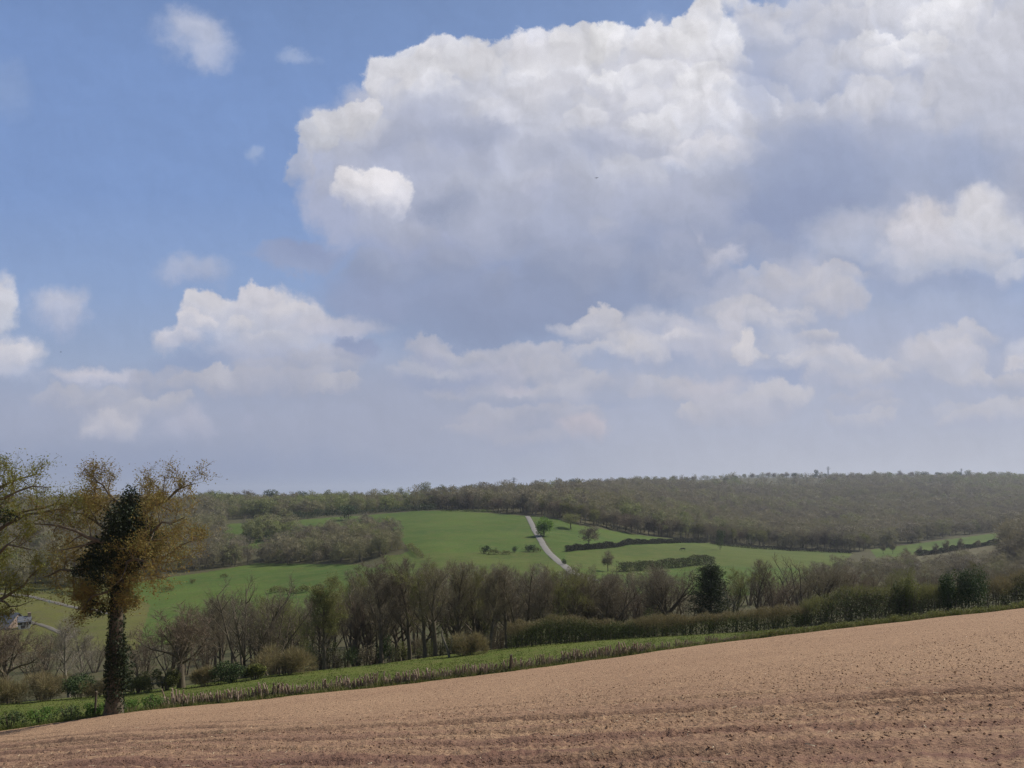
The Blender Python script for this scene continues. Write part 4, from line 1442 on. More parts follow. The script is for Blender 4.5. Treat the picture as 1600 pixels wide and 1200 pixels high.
for row in [
    (283, 71, 938, 'round', 'small round-headed bare tree with a short trunk standing alone right of the ivy-clad oak', 1.12),
    (385, 84, 903, 'multi1', 'tall grey twiggy bare tree between the round-headed tree and the brown shrub'),
    (347, 90, 930, 'tall2', 'thin bare tree just left of the tall grey twiggy one'),
    (425, 83, 938, 'multi1', 'bare tree of many crooked stems behind the rounded brown shrub'),
    (458, 92, 945, 'tall3', 'short bare tree between the rounded brown shrub and the olive-green tree'),
    (507, 80, 902, 'olive', 'tall olive-green tree coming into leaf at the start of the valley belt'),
    (556, 92, 925, 'multi2', 'reddish bare thicket tree in front of the red-roofed house', 1.0),
    (597, 84, 866, 'tall1', 'tall bare tree right of the red-roofed house, first of the tall dark row'),
    (640, 86, 872, 'tall2', 'second tall bare tree of the dark row, right of the red-roofed house'),
    (664, 84, 876, 'tall3', 'slim bare tree just left of the thick dark trunk in the belt'),
    (680, 82, 868, 'tall1', 'tall bare tree with the thickest dark trunk, above the small rounded bush'),
    (714, 86, 874, 'tall2', 'tall bare tree directly behind the small rounded bush'),
    (741, 88, 884, 'tall3', 'bare tree in the belt rising from the right side of the rounded bush'),
    (766, 84, 880, 'tall1', 'bare tree between the rounded bush and the start of the trimmed hedge'),
    (792, 86, 886, 'tall2', 'bare tree behind the very start of the trimmed hedge', ),
    (818, 88, 882, 'multi1', 'many-stemmed bare tree behind the first stretch of the trimmed hedge'),
    (842, 86, 892, 'tall1', 'straight bare tree below the foot of the hill road'),
    (866, 88, 888, 'tall3', 'bare tree just right below the foot of the hill road'),
    (893, 90, 886, 'tall3', 'reddish bare tree hiding the lowest bend of the hill road'),
    (918, 94, 902, 'tall2', 'bare tree below the lone dead tree in the pasture, on its left'),
    (945, 95, 900, 'multi1', 'bare many-stemmed tree right under the lone dead tree'),
    (968, 96, 902, 'tall1', 'bare tree below the lone dead tree in the pasture, on its right'),
    (1004, 100, 915, 'multi2', 'low bare tree in the gap left of the fan-shaped tree'),
    (1040, 96, 878, 'round2', 'large fan-shaped bare tree left of the dark conifer'),
    (1072, 104, 912, 'multi1', 'low bare tree squeezed between the fan-shaped tree and the dark conifer'),
    (1150, 104, 888, 'tall3', 'pale brown bare tree touching the right side of the dark conifer'),
    (1182, 106, 876, 'tall2', 'tall bare tree second to the right of the dark conifer'),
    (1212, 106, 890, 'multi2', 'brown bushy bare tree third to the right of the dark conifer'),
    (1254, 112, 872, 'multi1', 'wide many-stemmed bare tree halfway between the conifer and the green ivy tree'),
    (1292, 114, 878, 'round2', 'spreading bare tree with pale limbs left of the reddish one'),
    (1326, 114, 884, 'multi2', 'reddish spreading bare tree above the overgrown hedge'),
    (1356, 118, 890, 'multi2', 'low reddish bare tree right of the spreading reddish one'),
    (1388, 122, 898, 'tall3', 'bare tree just left above the ivy-green bush of the overgrown hedge'),
    (8, 76, 960, 'round', 'reddish bare tree at the picture edge below the slate-roofed farmhouse', 1.0),
    (108, 92, 952, 'pale', 'pale slender bare tree left of the ivy-covered trunk'),
    (128, 95, 968, 'pale', 'second pale slender bare tree, close against the ivy-covered trunk', 1.0),
    (62, 92, 1000, 'multi1', 'low bare tree between the farmhouse garden and the brown hedge'),
    (222, 95, 985, 'multi2', 'low bare tree between the ivy-covered trunk and the round-headed tree'),
    (320, 88, 985, 'multi2', 'reddish low bare tree right behind the round-headed tree'),
]:
    belt(*row[:5], wide=(row[5] if len(row) > 5 else 1.0))

for k_ in range(44):
    px = 545 + k_ * 11.4 + random.uniform(-8, 8)
    belt(px, random.uniform(92, 122), 884 + random.uniform(0, 26) + max(0, px - 850) * 0.06, random.choice(('tall1', 'tall2', 'tall3', 'multi1', 'multi2', 'tall1')),
         'slender bare tree in the shaded back row of the valley belt', 'back row of bare trees in the valley belt')
for k_ in range(26):
    px = 1130 + k_ * 18.5 + random.uniform(-8, 8)
    belt(px, random.uniform(125, 175), 898 - (px - 1130) * 0.03 + random.uniform(-6, 18), random.choice(('tall3', 'multi1', 'multi2', 'multi2', 'round2')),
         'bare brown tree in the valley behind the overgrown hedge', 'bare trees in the valley behind the overgrown hedge')
for k_ in range(16):
    px = 318 + k_ * 15 + random.uniform(-7, 7)
    belt(px, random.uniform(98, 135), 945 - (px - 318) * 0.10 + random.uniform(-8, 26), random.choice(('multi1', 'multi2', 'tall2', 'multiolive', 'tall1')),
         'bare tree in the thicket between the round-headed tree and the red-roofed house', 'thicket between the round-headed tree and the red-roofed house')
for k_ in range(12):
    px = 20 + k_ * 40 + random.uniform(-14, 14)
    belt(px, random.uniform(105, 150), 980 + random.uniform(0, 25) - px * 0.04, random.choice(('multi1', 'multi2', 'multiolive', 'pale')),
         'low bare tree along the stream below the farm', 'low bare trees along the stream below the farm')

# ------------------------------------------------------------------ shrubs of the meadow edge
bush('rounded_shrub', 445, 73, 98, 1003, M_HEDGEBROWN, 'twig', 'rounded brown shrub at the meadow edge right of the round-headed tree', 41, 8000)
bush('rounded_shrub', 731, 73.5, 66, 980, M_HEDGEBROWN, 'twig', 'small clipped rounded bush standing alone in front of the dark tree belt', 42, 6000)
bush('ivy_bush', 722, 74.2, 56, 990, M_DARKGREEN, 'leaf', 'dark green ivy growing through the right half of the small rounded bush', 43, 1500, 0.13)
g = Geo()
lean = at(703, 73)
g.tube([(0, 0, -0.2), (-0.25, 0, 0.8), (-0.75, 0, 2.0), (-0.8, 0.1, 2.6)], [0.14, 0.10, 0.08, 0.05], 7)
g.tube([(-0.1, 0, 0.35), (0.15, 0.1, 1.2), (0.1, 0.1, 2.1)], [0.07, 0.05, 0.03], 6)
o = link('leaning_stump', g.mesh('leaning_stump', M_PALEBARK, True), None, lean)
tag(o, 'pale leaning dead trunk at the left foot of the small rounded bush', 'dead trunk')
for px_, w_, tp_, m_, kd, lb in (
        (215, 60, 1048, M_OLIVE, 'leaf', 'olive shrub just right of the ivy-covered trunk'),
        (258, 44, 1044, M_OLIVE, 'leaf', 'olive shrub under the left side of the round-headed tree'),
        (318, 52, 1036, M_HEDGEBROWN, 'twig', 'brown-olive shrub under the right side of the round-headed tree'),
        (362, 62, 1030, M_DARKGREEN, 'leaf', 'dark green shrub left of the rounded brown shrub'),
        (398, 40, 1034, M_OLIVE, 'leaf', 'low olive shrub touching the left side of the rounded brown shrub'),
        (20, 76, 1050, M_HEDGEBROWN, 'twig', 'brown hedge shrub at the picture edge, left end of the brown hedge'),
        (70, 80, 1046, M_HEDGEBROWN, 'twig', 'brown hedge shrub in the middle of the brown hedge left of the oak'),
        (122, 70, 1054, M_DARKGREEN, 'leaf', 'dark green hedge shrub between the brown hedge and the ivy-covered trunk'),
        (150, 50, 1056, M_HEDGEBROWN, 'twig', 'brown hedge shrub right behind the ivy-covered trunk')):
    bush('hedge_shrub', px_, 69.5, w_, tp_, m_, kd, lb, int(px_), 5500 if kd == 'twig' else 3600, 0.15)

# understorey in the shade of the belt
for k_ in range(40):
    px = 470 + k_ * 15 + random.uniform(-6, 6)
    Y = 84 + random.uniform(0, 12) + max(0, (px - 500)) * 0.012
    bush('undergrowth_shrub', px, Y, random.uniform(26, 44), 1006 - (px - 470) * 0.105 + random.uniform(-12, 16), random.choice((M_DARKGREEN, M_TWIG, M_BRAMBLE, M_OLIVE)),
         random.choice(('leaf', 'twig')), 'low dark shrub in the shade under the belt trees', 300 + k_, 800, 0.16, group='low shrubs under the belt trees') if k_ % 1 == 0 else None


# ------------------------------------------------------------------ hedges
def hedge(name, pts, wid, m_top, m_low, label, dens=260, cat='hedge', twig=0.32, low=0.55, leafsize=0.14):
    """pts: (column, depth, top row) along the hedge; parts: stems, lower leaves, twiggy top"""
    P = [height_to(*p) for p in pts]
    st, lo, hi = Geo(), Geo(), Geo()
    o0 = P[0][0]
    for (a, ha), (b, hb) in zip(P, P[1:]):
        L = (b - a).length
        n = int(dens * L * max(ha, hb))
        f = rng.random(n)
        ctr = np.array(a)[None] * (1 - f[:, None]) + np.array(b)[None] * f[:, None] - np.array(o0)
        hh = ha * (1 - f) + hb * f
        hh = hh * (1 + 0.14 * vnoise(ctr[:, 0] / 2.1, ctr[:, 1] * 0, 3) + 0.08 * vnoise(ctr[:, 0] / 0.6, ctr[:, 1] * 0, 4))
        th = rng.uniform(0, math.pi, n)
        rad = rng.uniform(0.55, 1.0, n) * (1 + 0.2 * vnoise(ctr[:, 0] / 1.3, th * 2, 8))
        dy = np.cos(th) * wid * rad
        dzz = hh * np.clip(np.sin(th) * rad, 0, 1.1) ** 0.8 * 0.92
        perp = np.array([-(b - a).y, (b - a).x, 0]) / L
        p = ctr + perp[None] * dy[:, None]
        zb = gz(p[:, 0] + o0.x, p[:, 1] + o0.y) - o0.z
        p[:, 2] = zb + dzz
        rel = dzz / hh
        islo = rel + rng.normal(0, 0.13, n) + 0.25 * vnoise(ctr[:, 0] / 3.0, ctr[:, 1] * 0, 13) < low
        q = p[islo]
        lo.leaves(q, leafsize * rng.uniform(0.6, 1.4, len(q)), np.clip(rng.normal(0.4, 0.25, len(q)), 0, 1))
        q = p[~islo]
        out = unit(np.stack([np.zeros(len(q)), np.cos(th[~islo]) * 0.5, np.ones(len(q))], -1) + 0.55 * rng.normal(size=(len(q), 3)))
        hi.spikes(q - out * 0.1, out * twig * rng.uniform(0.6, 1.4, (len(q), 1)), 0.03, np.clip(rng.normal(0.5, 0.22, len(q)), 0, 1))
        for s_ in np.arange(0, L, 0.5):
            c_ = np.array(a + (b - a) * (s_ / L) - o0)
            c_[2] = float(gz(c_[0] + o0.x, c_[1] + o0.y)) - o0.z
            h_ = ha * (1 - s_ / L) + hb * s_ / L
            st.tube([c_ - (0, 0, .2), c_ + (random.uniform(-.2, .2), random.uniform(-.2, .2), h_ * .5), c_ + (random.uniform(-.3, .3), random.uniform(-.3, .3), h_ * .8)], [0.05, 0.04, 0.015], 4)
    return place(name, (st.mesh('stems', M_BARK, True), lo.mesh('lower_leaves', m_low), hi.mesh('twiggy_top', m_top)), o0, 0, 1.0, label=label, cat=cat,
                 parts=('stems', 'lower_leaves', 'twiggy_top'))


hedge('trimmed_hedge', [(792, 77.6, 972), (830, 77.8, 967), (900, 78, 964), (960, 78.2, 966), (1020, 78.3, 960), (1100, 78.5, 951), (1180, 79, 948), (1262, 79.6, 944)], 1.15,
      M_HEDGEBROWN, M_HEDGELEAF, 'long trimmed hedge, brown on top and dark green below, along the narrow meadow', 620)
hedge('overgrown_hedge', [(1255, 80, 940), (1300, 80.5, 926), (1350, 81.5, 920), (1400, 83, 914), (1450, 84, 914), (1500, 85, 906)], 1.9, M_TWIGOLIVE, M_BRAMBLE,
      'overgrown unclipped brown-green hedge continuing beyond the trimmed hedge', 420, twig=0.6, low=0.62, leafsize=0.17)
hedge('overgrown_hedge', [(1545, 86, 908), (1580, 87, 898), (1640, 88, 894), (1720, 89, 888), (1900, 92, 872)], 1.8, M_HEDGEBROWN, M_BRAMBLE,
      'brown overgrown hedge at the top corner of the ploughed field, beyond the dark evergreen bushes', 420, twig=0.6, low=0.5, leafsize=0.17)
bush('evergreen_bush', 1526, 82.5, 62, 880, M_DARKGREEN, 'leaf', 'tallest dark evergreen bush near the top corner of the ploughed field', 61, 5200, 0.17, 0.9)
bush('evergreen_bush', 1484, 82.8, 52, 889, M_DARKGREEN, 'leaf', 'slightly lower dark evergreen bush left of the tallest one', 62, 4200, 0.17, 0.9)
bush('ivy_bush', 1422, 82, 44, 894, M_OLIVE, 'leaf', 'yellow-green ivy bush standing up out of the overgrown hedge', 63, 3000, 0.16, 0.9)
bush('ivy_bush', 1405, 82.6, 26, 906, M_DARKGREEN, 'leaf', 'narrow dark ivy bush on the left side of the yellow-green one', 64, 1500, 0.16, 0.9)

# ------------------------------------------------------------------ the dark conifer
def conifer(px, Y, top, label):
    p, H = height_to(px, Y, top)
    wood, cr = Geo(), Geo()
    wood.tube([(0, 0, -0.3), (0.05, 0, H * .5), (0, 0.05, H * .95)], [H * .028, H * .02, 0.03], 8)
    R = random.Random(77)
    for i in range(46):
        t = 0.18 + 0.8 * i / 46
        az = i * 2.4
        L = H * 0.35 * (1.0 - 0.75 * max(0, t - 0.25) / 0.75) * R.uniform(0.5, 1.25) * (0.75 if t < 0.3 else 1)
        q = np.array([0, 0, H * t])
        d = np.array([math.cos(az), math.sin(az), 0.12])
        pts = [q, q + d * L * .5 + (0, 0, 0.1), q + d * L + (0, 0, 0.35)]
        wood.tube(pts, [0.07, 0.045, 0.015], 4)
        for f in (0.35, 0.55, 0.75, 0.95):
            c = q + d * L * f + (0, 0, 0.2)
            n = 62
            pp = c + rng.normal(size=(n, 3)) * np.array([0.42, 0.42, 0.24])
            cr.spikes(pp, unit(d + rng.normal(size=(n, 3)) * 0.7 + (0, 0, .4)) * 0.34, 0.07, np.clip(rng.normal(0.45, 0.25, n), 0, 1))
    return place('conifer_tree', (wood.mesh('trunk', M_BARK, True), cr.mesh('crown', M_PINE)), p, 0.4, label=label, cat='tree')


conifer(1110, 93, 886, 'dark bushy conifer standing behind the trimmed hedge')

# ------------------------------------------------------------------ far trees
FAR = {}
for i in range(4):
    FAR['bare%d' % i] = (far_tree(200 + i, 12.0, 9.5 + i, (M_TWIG, M_TWIGOLIVE, M_TWIG, M_TWIGRED)[i], 'bare', 1900), 12.0)
for i in range(3):
    FAR['bud%d' % i] = (far_tree(220 + i, 12.0, 10.5 + i, M_OLIVE, 'leaf', 1400), 12.0)
for i in range(2):
    FAR['dark%d' % i] = (far_tree(230 + i, 10.0, 9.5, M_DARKGREEN, 'leaf', 1500), 10.0)
FAR['green'] = (far_tree(240, 10.0, 10.5, M_FULLLEAF, 'leaf', 3600), 10.0)
FAR['bright'] = (far_tree(241, 8.0, 6.0, M_BRIGHT, 'leaf', 900), 8.0)
FAR['shrub'] = (shrub_meshes(250, 3.0, 3.0, 3.6, M_DARKGREEN, 'leaf', 700, 0.4), 3.6)
FAR['shrubbrown'] = (shrub_meshes(251, 3.0, 3.0, 3.6, M_OLIVE, 'leaf', 700, 0.4), 3.6)


def far(px, base_row, top_row, kind, label, group=None, wide=1.0, name='far_tree', Y=None, cat='tree'):
    Y = Y or on_row(px, base_row)
    p, H = height_to(px, Y, top_row)
    ms, h0 = FAR[kind]
    s = H / h0
    parts = ('stems', 'foliage') if kind.startswith('shrub') else ('trunk', 'crown')
    return place(name, ms, p, random.uniform(0, 6.28), s * wide, s, label, cat, group, parts)


far(850, 839, 806, 'green', 'dense round tree in full green leaf beside the hill road', name='leafy_tree', wide=0.98)
far(892, 827, 799, 'bare1', 'round bare tree throwing a shadow on the pasture, above right of the leafy tree', name='bare_tree', wide=1.35)
far(920, 859, 818, 'bare2', 'open bare tree at the near end of the hedge across the pasture', name='bare_tree', wide=0.9)
far(950, 893, 856, 'bare0', 'lone dead-looking bare tree at the bottom of the pasture', name='bare_tree', wide=0.75)
far(545, 811, 788, 'dark0', 'dark evergreen tree standing out at the top of the field', name='evergreen_tree', wide=1.25)
far(605, 826, 805, 'bright', 'small yellow-green tree at the end of the brown grove', name='young_tree', wide=1.3)
far(1125, 860, 826, 'dark1', 'dark narrow tree at the lower edge of the big wood', name='evergreen_tree', wide=0.5)
for px_, b_, t_, k_, w_ in ((757, 865, 851, 'shrub', 1.0), (772, 866, 856, 'shrubbrown', 1.2), (804, 864, 853, 'shrub', 0.9), (826, 863, 850, 'shrub', 1.5), (838, 864, 854, 'shrubbrown', 1.0), (882, 884, 873, 'shrub', 1.0), (790, 866, 859, 'shrubbrown', 1.4)):
    far(px_, b_, t_, k_, 'small dark bush along the ditch line left of the hill road' if px_ < 850 else 'small dark bush at the foot of the hill road',
        'dark bushes along the ditch line left of the hill road' if px_ < 850 else None, w_, 'field_bush', cat='bush')
for px_, b_, t_, w_ in ((432, 925, 914, 1.4), (452, 929, 916, 1.6), (474, 926, 912, 1.3), (498, 922, 910, 1.2), (520, 915, 902, 1.3), (300, 912, 903, 1.1), (262, 925, 914, 1.2), (350, 903, 895, 1.0)):
    far(px_, b_, t_, 'shrubbrown', 'patch of brown scrub on the open green slope left of the valley belt', 'scrub on the open green slope', w_, 'scrub_bush', cat='bush')
for px_, b_, t_ in ((1380, 866, 846), (1395, 866, 844), (1462, 866, 846), (1478, 864, 840), (1500, 861, 838), (1528, 858, 842), (1415, 882, 852), (1437, 868, 850)):
    far(px_, b_, t_, random.choice(('bare0', 'bare2')), 'small bare tree along the hedge of the far green strip', 'bare trees along the hedge of the far green strip', 0.62)


def low_hedge(name, rows, label, H=1.8, m=None, wid=0.9, dens=26, size=0.42):
    """a field hedge across the valley: rows are (column, row) of its foot"""
    pts = [(px, on_row(px, py)) for px, py in rows]
    g_, st = Geo(), Geo()
    o0 = at(pts[0][0], pts[0][1])
    for (pa, Ya), (pb, Yb) in zip(pts, pts[1:]):
        a, b = at(pa, Ya), at(pb, Yb)
        L = (b - a).length
        n = int(L * dens)
        f = rng.random(n)
        x = a.x * (1 - f) + b.x * f + rng.normal(0, wid * 0.5, n)
        y = a.y * (1 - f) + b.y * f + rng.normal(0, wid * 0.5, n)
        h = H * (1 + 0.35 * vnoise(x / 5.0, y / 5.0, 6))
        z = gz(x, y) + roll(x, y) + h * rng.random(n) ** 0.8
        g_.leaves(np.stack([x - o0.x, y - o0.y, z - o0.z], -1), size * rng.uniform(0.6, 1.4, n), np.clip(rng.normal(0.45, 0.22, n), 0, 1))
        for s_ in np.arange(0, L, 3.0):
            c_ = a + (b - a) * (s_ / L)
            zz = float(gz(c_.x, c_.y))
            st.tube([(c_.x - o0.x, c_.y - o0.y, zz - .2 - o0.z), (c_.x - o0.x + .1, c_.y - o0.y, zz + H * .8 - o0.z)], [0.06, 0.03], 4)
    return place(name, (st.mesh('stems', M_BARK), g_.mesh('foliage', m or M_DARKGREEN)), o0, label=label, cat='hedge', parts=('stems', 'foliage'))


low_hedge('field_hedge', [(884, 863), (930, 858), (985, 852), (1050, 849), (1105, 848)], 'thin dark hedge crossing the pasture from the open bare tree to the wood', 2.6, M_DARKHEDGE, 1.0, 170)
low_hedge('field_hedge', [(968, 893), (1010, 890), (1060, 887), (1115, 883)], 'thick brown hedge along the bottom of the pasture, right of the lone dead tree', 3.2, M_BRAMBLE, 1.4, 190)
low_hedge('field_hedge', [(1110, 850), (1180, 857), (1250, 862), (1330, 865)], 'dark hedge line between the pasture and the big wood', 2.6, M_DARKHEDGE, 1.0, 140)
low_hedge('field_hedge', [(1430, 869), (1500, 860), (1563, 850)], 'dark hedge under the far green strip', 3.0, M_DARKHEDGE, 1.0, 140)
low_hedge('field_hedge', [(455, 813), (500, 808), (560, 804)], 'dark green hedge along the top of the small field left of the evergreen', 5.5, M_DARKGREEN, 3.0, 60, 0.7)
low_hedge('field_hedge', [(560, 805), (600, 801), (640, 799), (680, 798)], 'dark hedge below the crest wood, right of the evergreen', 4.0, M_DARKGREEN, 2.0, 50, 0.6)
low_hedge('field_hedge', [(690, 800), (760, 800.5), (815, 804)], 'low hedge between the big green field and the crest wood', 1.8, M_OLIVE)
low_hedge('field_hedge', [(600, 862), (640, 858), (660, 872)], 'brown hedge at the lower left corner of the big green field', 2.4, M_TWIGOLIVE, 1.2, 40)
low_hedge('field_hedge', [(30, 925), (80, 928), (130, 935)], 'dark hedge along the upper side of the farm lane', 1.6)
low_hedge('field_hedge', [(40, 1002), (90, 998), (140, 992)], 'brown hedge at the bottom of the farm garden', 1.0, M_TWIGOLIVE, 0.5)


# ------------------------------------------------------------------ woods
def wood_trees(poly, spacing, ylo, yhi, edge_only=False):
    """jittered grid of tree feet whose position on the land lies in the polygon"""
    xs = [(p[0] - 800) / F for p in poly]
    pts = []
    y = ylo
    while y < yhi:
        sp = spacing * (1 + max(0, y - 700) / 2500)
        x0, x1 = min(xs) * y, max(xs) * y
        n = max(1, int((x1 - x0) / sp))
        x = x0 + (np.arange(n) + rng.uniform(0, 1, n)) * (x1 - x0) / n
        yy = y + rng.uniform(-.5, .5, n) * sp
        z = gz(x, yy)
        ppx, ppy = 800 + F * x / yy, HZ - F * z / yy
        ok = in_poly(ppx, ppy, poly)
        pts.append(np.stack([x[ok], yy[ok], z[ok]], -1))
        y += sp
    return np.concatenate(pts)


def sticks(g_, R):
    for i in range(3):
        a0 = R.uniform(0, 6.28)
        g_.spikes([(0, 0, -0.05)], [(0.03 * math.cos(a0), 0.03 * math.sin(a0), 0.8)], 0.035, -9.0)
    return np.concatenate(g_.v), np.concatenate(g_.f), np.concatenate(g_.t)


def crown_template(seed, n, kind):
    g_ = Geo()
    R = np.random.default_rng(seed)
    # unit tree: height 1, crown radius about 0.36, twigs nearly down to the ground
    nl = 13
    az = np.arange(nl) * 2.4 + R.random(nl)
    zc = np.linspace(0.24, 0.86, nl) + R.uniform(-.03, .03, nl)
    e = np.sqrt(np.clip(1 - ((zc - 0.45) / 0.52) ** 2, 0.02, 1)) * R.uniform(0.16, 0.27, nl)
    cs = np.stack([np.cos(az) * e, np.sin(az) * e, zc], -1)
    k = R.integers(0, nl, n)
    d = unit(R.normal(size=(n, 3)))
    d[:, 2] = d[:, 2] * 0.8 + 0.1
    p = cs[k] + d * 0.14 * R.uniform(0.35, 1.05, (n, 1))
    if kind == 'bare':
        dd = unit(d + 0.6 * R.normal(size=(n, 3)) * 0.6 + (0, 0, 0.6)) * 0.10 * (420 / n) ** 0.42 * R.uniform(0.6, 1.4, (n, 1))
        g_.spikes(p, dd, 0.026 * (420 / n) ** 0.5 * R.uniform(0.7, 1.4, n), R.normal(0, 0.5, n), unit((p - np.array([0, 0, 0.40])) * (1, 1, 0.9)) + 0.18 * d + 0.08 * R.normal(size=(n, 3)))
    else:
        dd = unit(R.normal(size=(n, 3))) * 0.07 * (420 / n) ** 0.42 * R.uniform(0.6, 1.4, (n, 1))
        g_.spikes(p, dd, 0.045 * (420 / n) ** 0.5 * R.uniform(0.7, 1.4, n), R.normal(0, 0.5, n), unit((p - np.array([0, 0, 0.40])) * (1, 1, 0.9)) + 0.35 * d + 0.10 * R.normal(size=(n, 3)))
    return sticks(g_, R)


TPL = {(k_, n_): [crown_template(500 + i + n_, n_, k_) for i in range(5)] for k_ in ('bare', 'bud') for n_ in (1600, 900, 450, 160)}


def wood(pts, hmin, hmax, tone, bud, name='woodland', m=None):
    """one mass of trees; tone: function (x, y) -> base value of the crown colour, bud: share of trees in leaf"""
    V, Fc, Tn, n0 = [], [], [], 0
    for x, y, z in pts:
        lod = 1600 if y < 480 else (900 if y < 800 else (450 if y < 1200 else 160))
        kind = 'bud' if random.random() < bud else 'bare'
        v, f, t = random.choice(TPL[(kind, lod)])
        H = random.uniform(hmin, hmax) * random.uniform(0.62, 1.32)
        Wd = H * random.uniform(0.8, 1.6)
        a = random.uniform(0, 6.28)
        ca, sa = math.cos(a), math.sin(a)
        q = np.stack([(v[:, 0] * ca - v[:, 1] * sa) * Wd + x, (v[:, 0] * sa + v[:, 1] * ca) * Wd + y, v[:, 2] * H + z - 0.3], -1)
        base = tone(x, y) + random.gauss(0, 0.15) + (0.20 if kind == 'bud' else 0)
        V.append(q)
        Fc.append(f + n0)
        Tn.append(np.where(t < -5, 0.05, np.clip(base + 0.07 * t, 0.02, 1)))
        n0 += len(v)
    me = mesh_np(name, np.concatenate(V), np.concatenate(Fc), [m or M_WOODFAR], smooth=True, attrs={'tint': ('FACE', np.concatenate(Tn))})
    return tag(link(name, me), kind='stuff')


W_MAIN = [(812, 802), (870, 809), (905, 818), (1000, 834), (1110, 847), (1250, 859), (1340, 863), (1480, 840), (1560, 831), (1640, 833), (1950, 842), (1950, 751), (1200, 752), (1000, 757), (900, 772), (640, 793), (700, 797)]
pm = wood_trees(W_MAIN, 9.0, 470, 2300)
gap = [(1425, 757), (1502, 757), (1502, 766), (1425, 766)]
ppx, ppy = 800 + F * pm[:, 0] / pm[:, 1], HZ - F * pm[:, 2] / pm[:, 1]
pm = pm[~in_poly(ppx, ppy, gap)]
open_top = ((pm[:, 1] > 1260) & (800 + F * pm[:, 0] / pm[:, 1] < 1290)) | (pm[:, 1] > 1520)
pm = np.concatenate([pm[~open_top], pm[open_top][::9]])
wood(pm, 12, 16, lambda x, y: 0.32 + 0.24 * float(vnoise(np.array(x / 130.0), np.array(y / 130.0), 3)) + 0.25 * min(1, max(0, (y - 650) / 700)) * (0.5 + 0.5 * float(vnoise(np.array(x / 60.0), np.array(y / 90.0), 8))), 0.22)
W_LEFT = [(-450, 800), (300, 796), (345, 802), (352, 858), (392, 882), (330, 891), (240, 903), (90, 920), (-450, 925)]
wood(wood_trees(W_LEFT, 8.0, 300, 760), 10, 15, lambda x, y: 0.34 + 0.15 * float(vnoise(np.array(x / 40.0), np.array(y / 40.0), 4)), 0.25)
W_GROVE = [(402, 884), (470, 880), (560, 881), (625, 862), (615, 834), (560, 834), (470, 846), (412, 866)]
wood(wood_trees(W_GROVE, 6.0, 300, 520), 8.5, 11, lambda x, y: 0.42 + 0.12 * float(vnoise(np.array(x / 25.0), np.array(y / 25.0), 5)), 0.12)
W_CLUMP = [(378, 852), (420, 846), (462, 838), (466, 826), (380, 834)]
wood(wood_trees(W_CLUMP, 6.5, 330, 620), 10, 13, lambda x, y: 0.5, 0.6)
W_CREST = [(290, 803), (340, 812), (470, 807), (560, 802), (640, 797.5), (760, 796), (780, 791), (640, 792), (290, 794)]
wood(wood_trees(W_CREST, 8.0, 560, 1100), 10, 15, lambda x, y: 0.55 + 0.3 * float(vnoise(np.array(x / 40.0), np.array(y / 60.0), 6)), 0.5)
W_VALLEY = [(1270, 900), (1400, 888), (1600, 878), (1950, 862), (1950, 905), (1260, 925)]
wood(wood_trees(W_VALLEY, 7.0, 180, 330), 4.5, 7, lambda x, y: 0.30, 0.1)
W_RIGHT = [(1572, 885), (1575, 850), (1900, 844), (1900, 892)]
wood(wood_trees(W_RIGHT, 6.5, 280, 560), 13, 17, lambda x, y: 0.18, 0.05)
W_STREAM = [(640, 905), (760, 900), (900, 908), (1060, 905), (1060, 940), (640, 945)]
wood(wood_trees(W_STREAM, 8.0, 150, 260), 4, 6.5, lambda x, y: 0.35, 0.15)

# trees one can tell apart: the front of the big wood, the crest
for k_ in range(64):
    f = k_ / 63
    px = 700 + 650 * f + random.uniform(-4, 4)
    row_ = float(np.interp(px, [700, 815, 870, 905, 1000, 1110, 1250, 1350], [797.5, 803, 810, 820, 836, 848, 859, 864])) - random.uniform(0.3, 2.5)
    Y = on_row(px, row_)
    far(px, row_, row_ - F / Y * random.uniform(11.5, 14.5), random.choice(('bare0', 'bare2', 'bare1', 'bare3')), 'bare tree with a pale trunk in the front row of the big wood',
        'front row of trees of the big wood', 0.8, Y=Y)
for k_ in range(40):
    f = k_ / 39
    px = 300 + 500 * f + random.uniform(-7, 7)
    row_ = 791.5 - 2 * f
    Y = random.uniform(800, 900)
    H = random.choice((9, 11, 13, 15, 17)) * random.uniform(0.85, 1.15)
    far(px, row_, HZ - F * (float(gz((px - 800) / F * Y, Y)) + H) / Y, random.choice(('bare0', 'bare2', 'bud0', 'bud1', 'bud2', 'bare1', 'dark0')), 'rounded tree standing up on the skyline left of the big wood',
        'skyline trees left of the big wood', random.uniform(0.75, 1.0), Y=Y)
for k_ in range(70):
    f = k_ / 69
    px = 850 + 800 * f + random.uniform(-6, 6)
    Y = random.uniform(1580, 2100) if px > 1150 else random.uniform(1150, 1500)
    H = random.choice((10, 12, 14, 16, 18, 21)) * random.uniform(0.85, 1.15)
    far(px, 0, HZ - F * (float(gz((px - 800) / F * Y, Y)) + H) / Y, random.choice(('bare0', 'bare2', 'bud0', 'bud1', 'bare1', 'dark0')), 'rounded tree on the far crest above the big wood',
        'crest trees above the big wood', random.uniform(0.8, 1.1), Y=Y)
for px_, t_, k_ in ((1275, 733, 'dark1'), (1445, 736, 'dark0'), (1466, 737, 'dark1'), (1545, 741, 'dark0')):
    far(px_, 0, t_, k_, {1275: 'narrow dark evergreen on the far crest above the middle of the big wood', 1445: 'left one of two broad dark evergreens on the far crest',
                         1466: 'right one of two broad dark evergreens on the far crest', 1545: 'dark tree nearest the picture edge on the far crest'}[px_], None,
        0.5 if px_ == 1275 else 1.1, 'evergreen_tree', Y=1700)
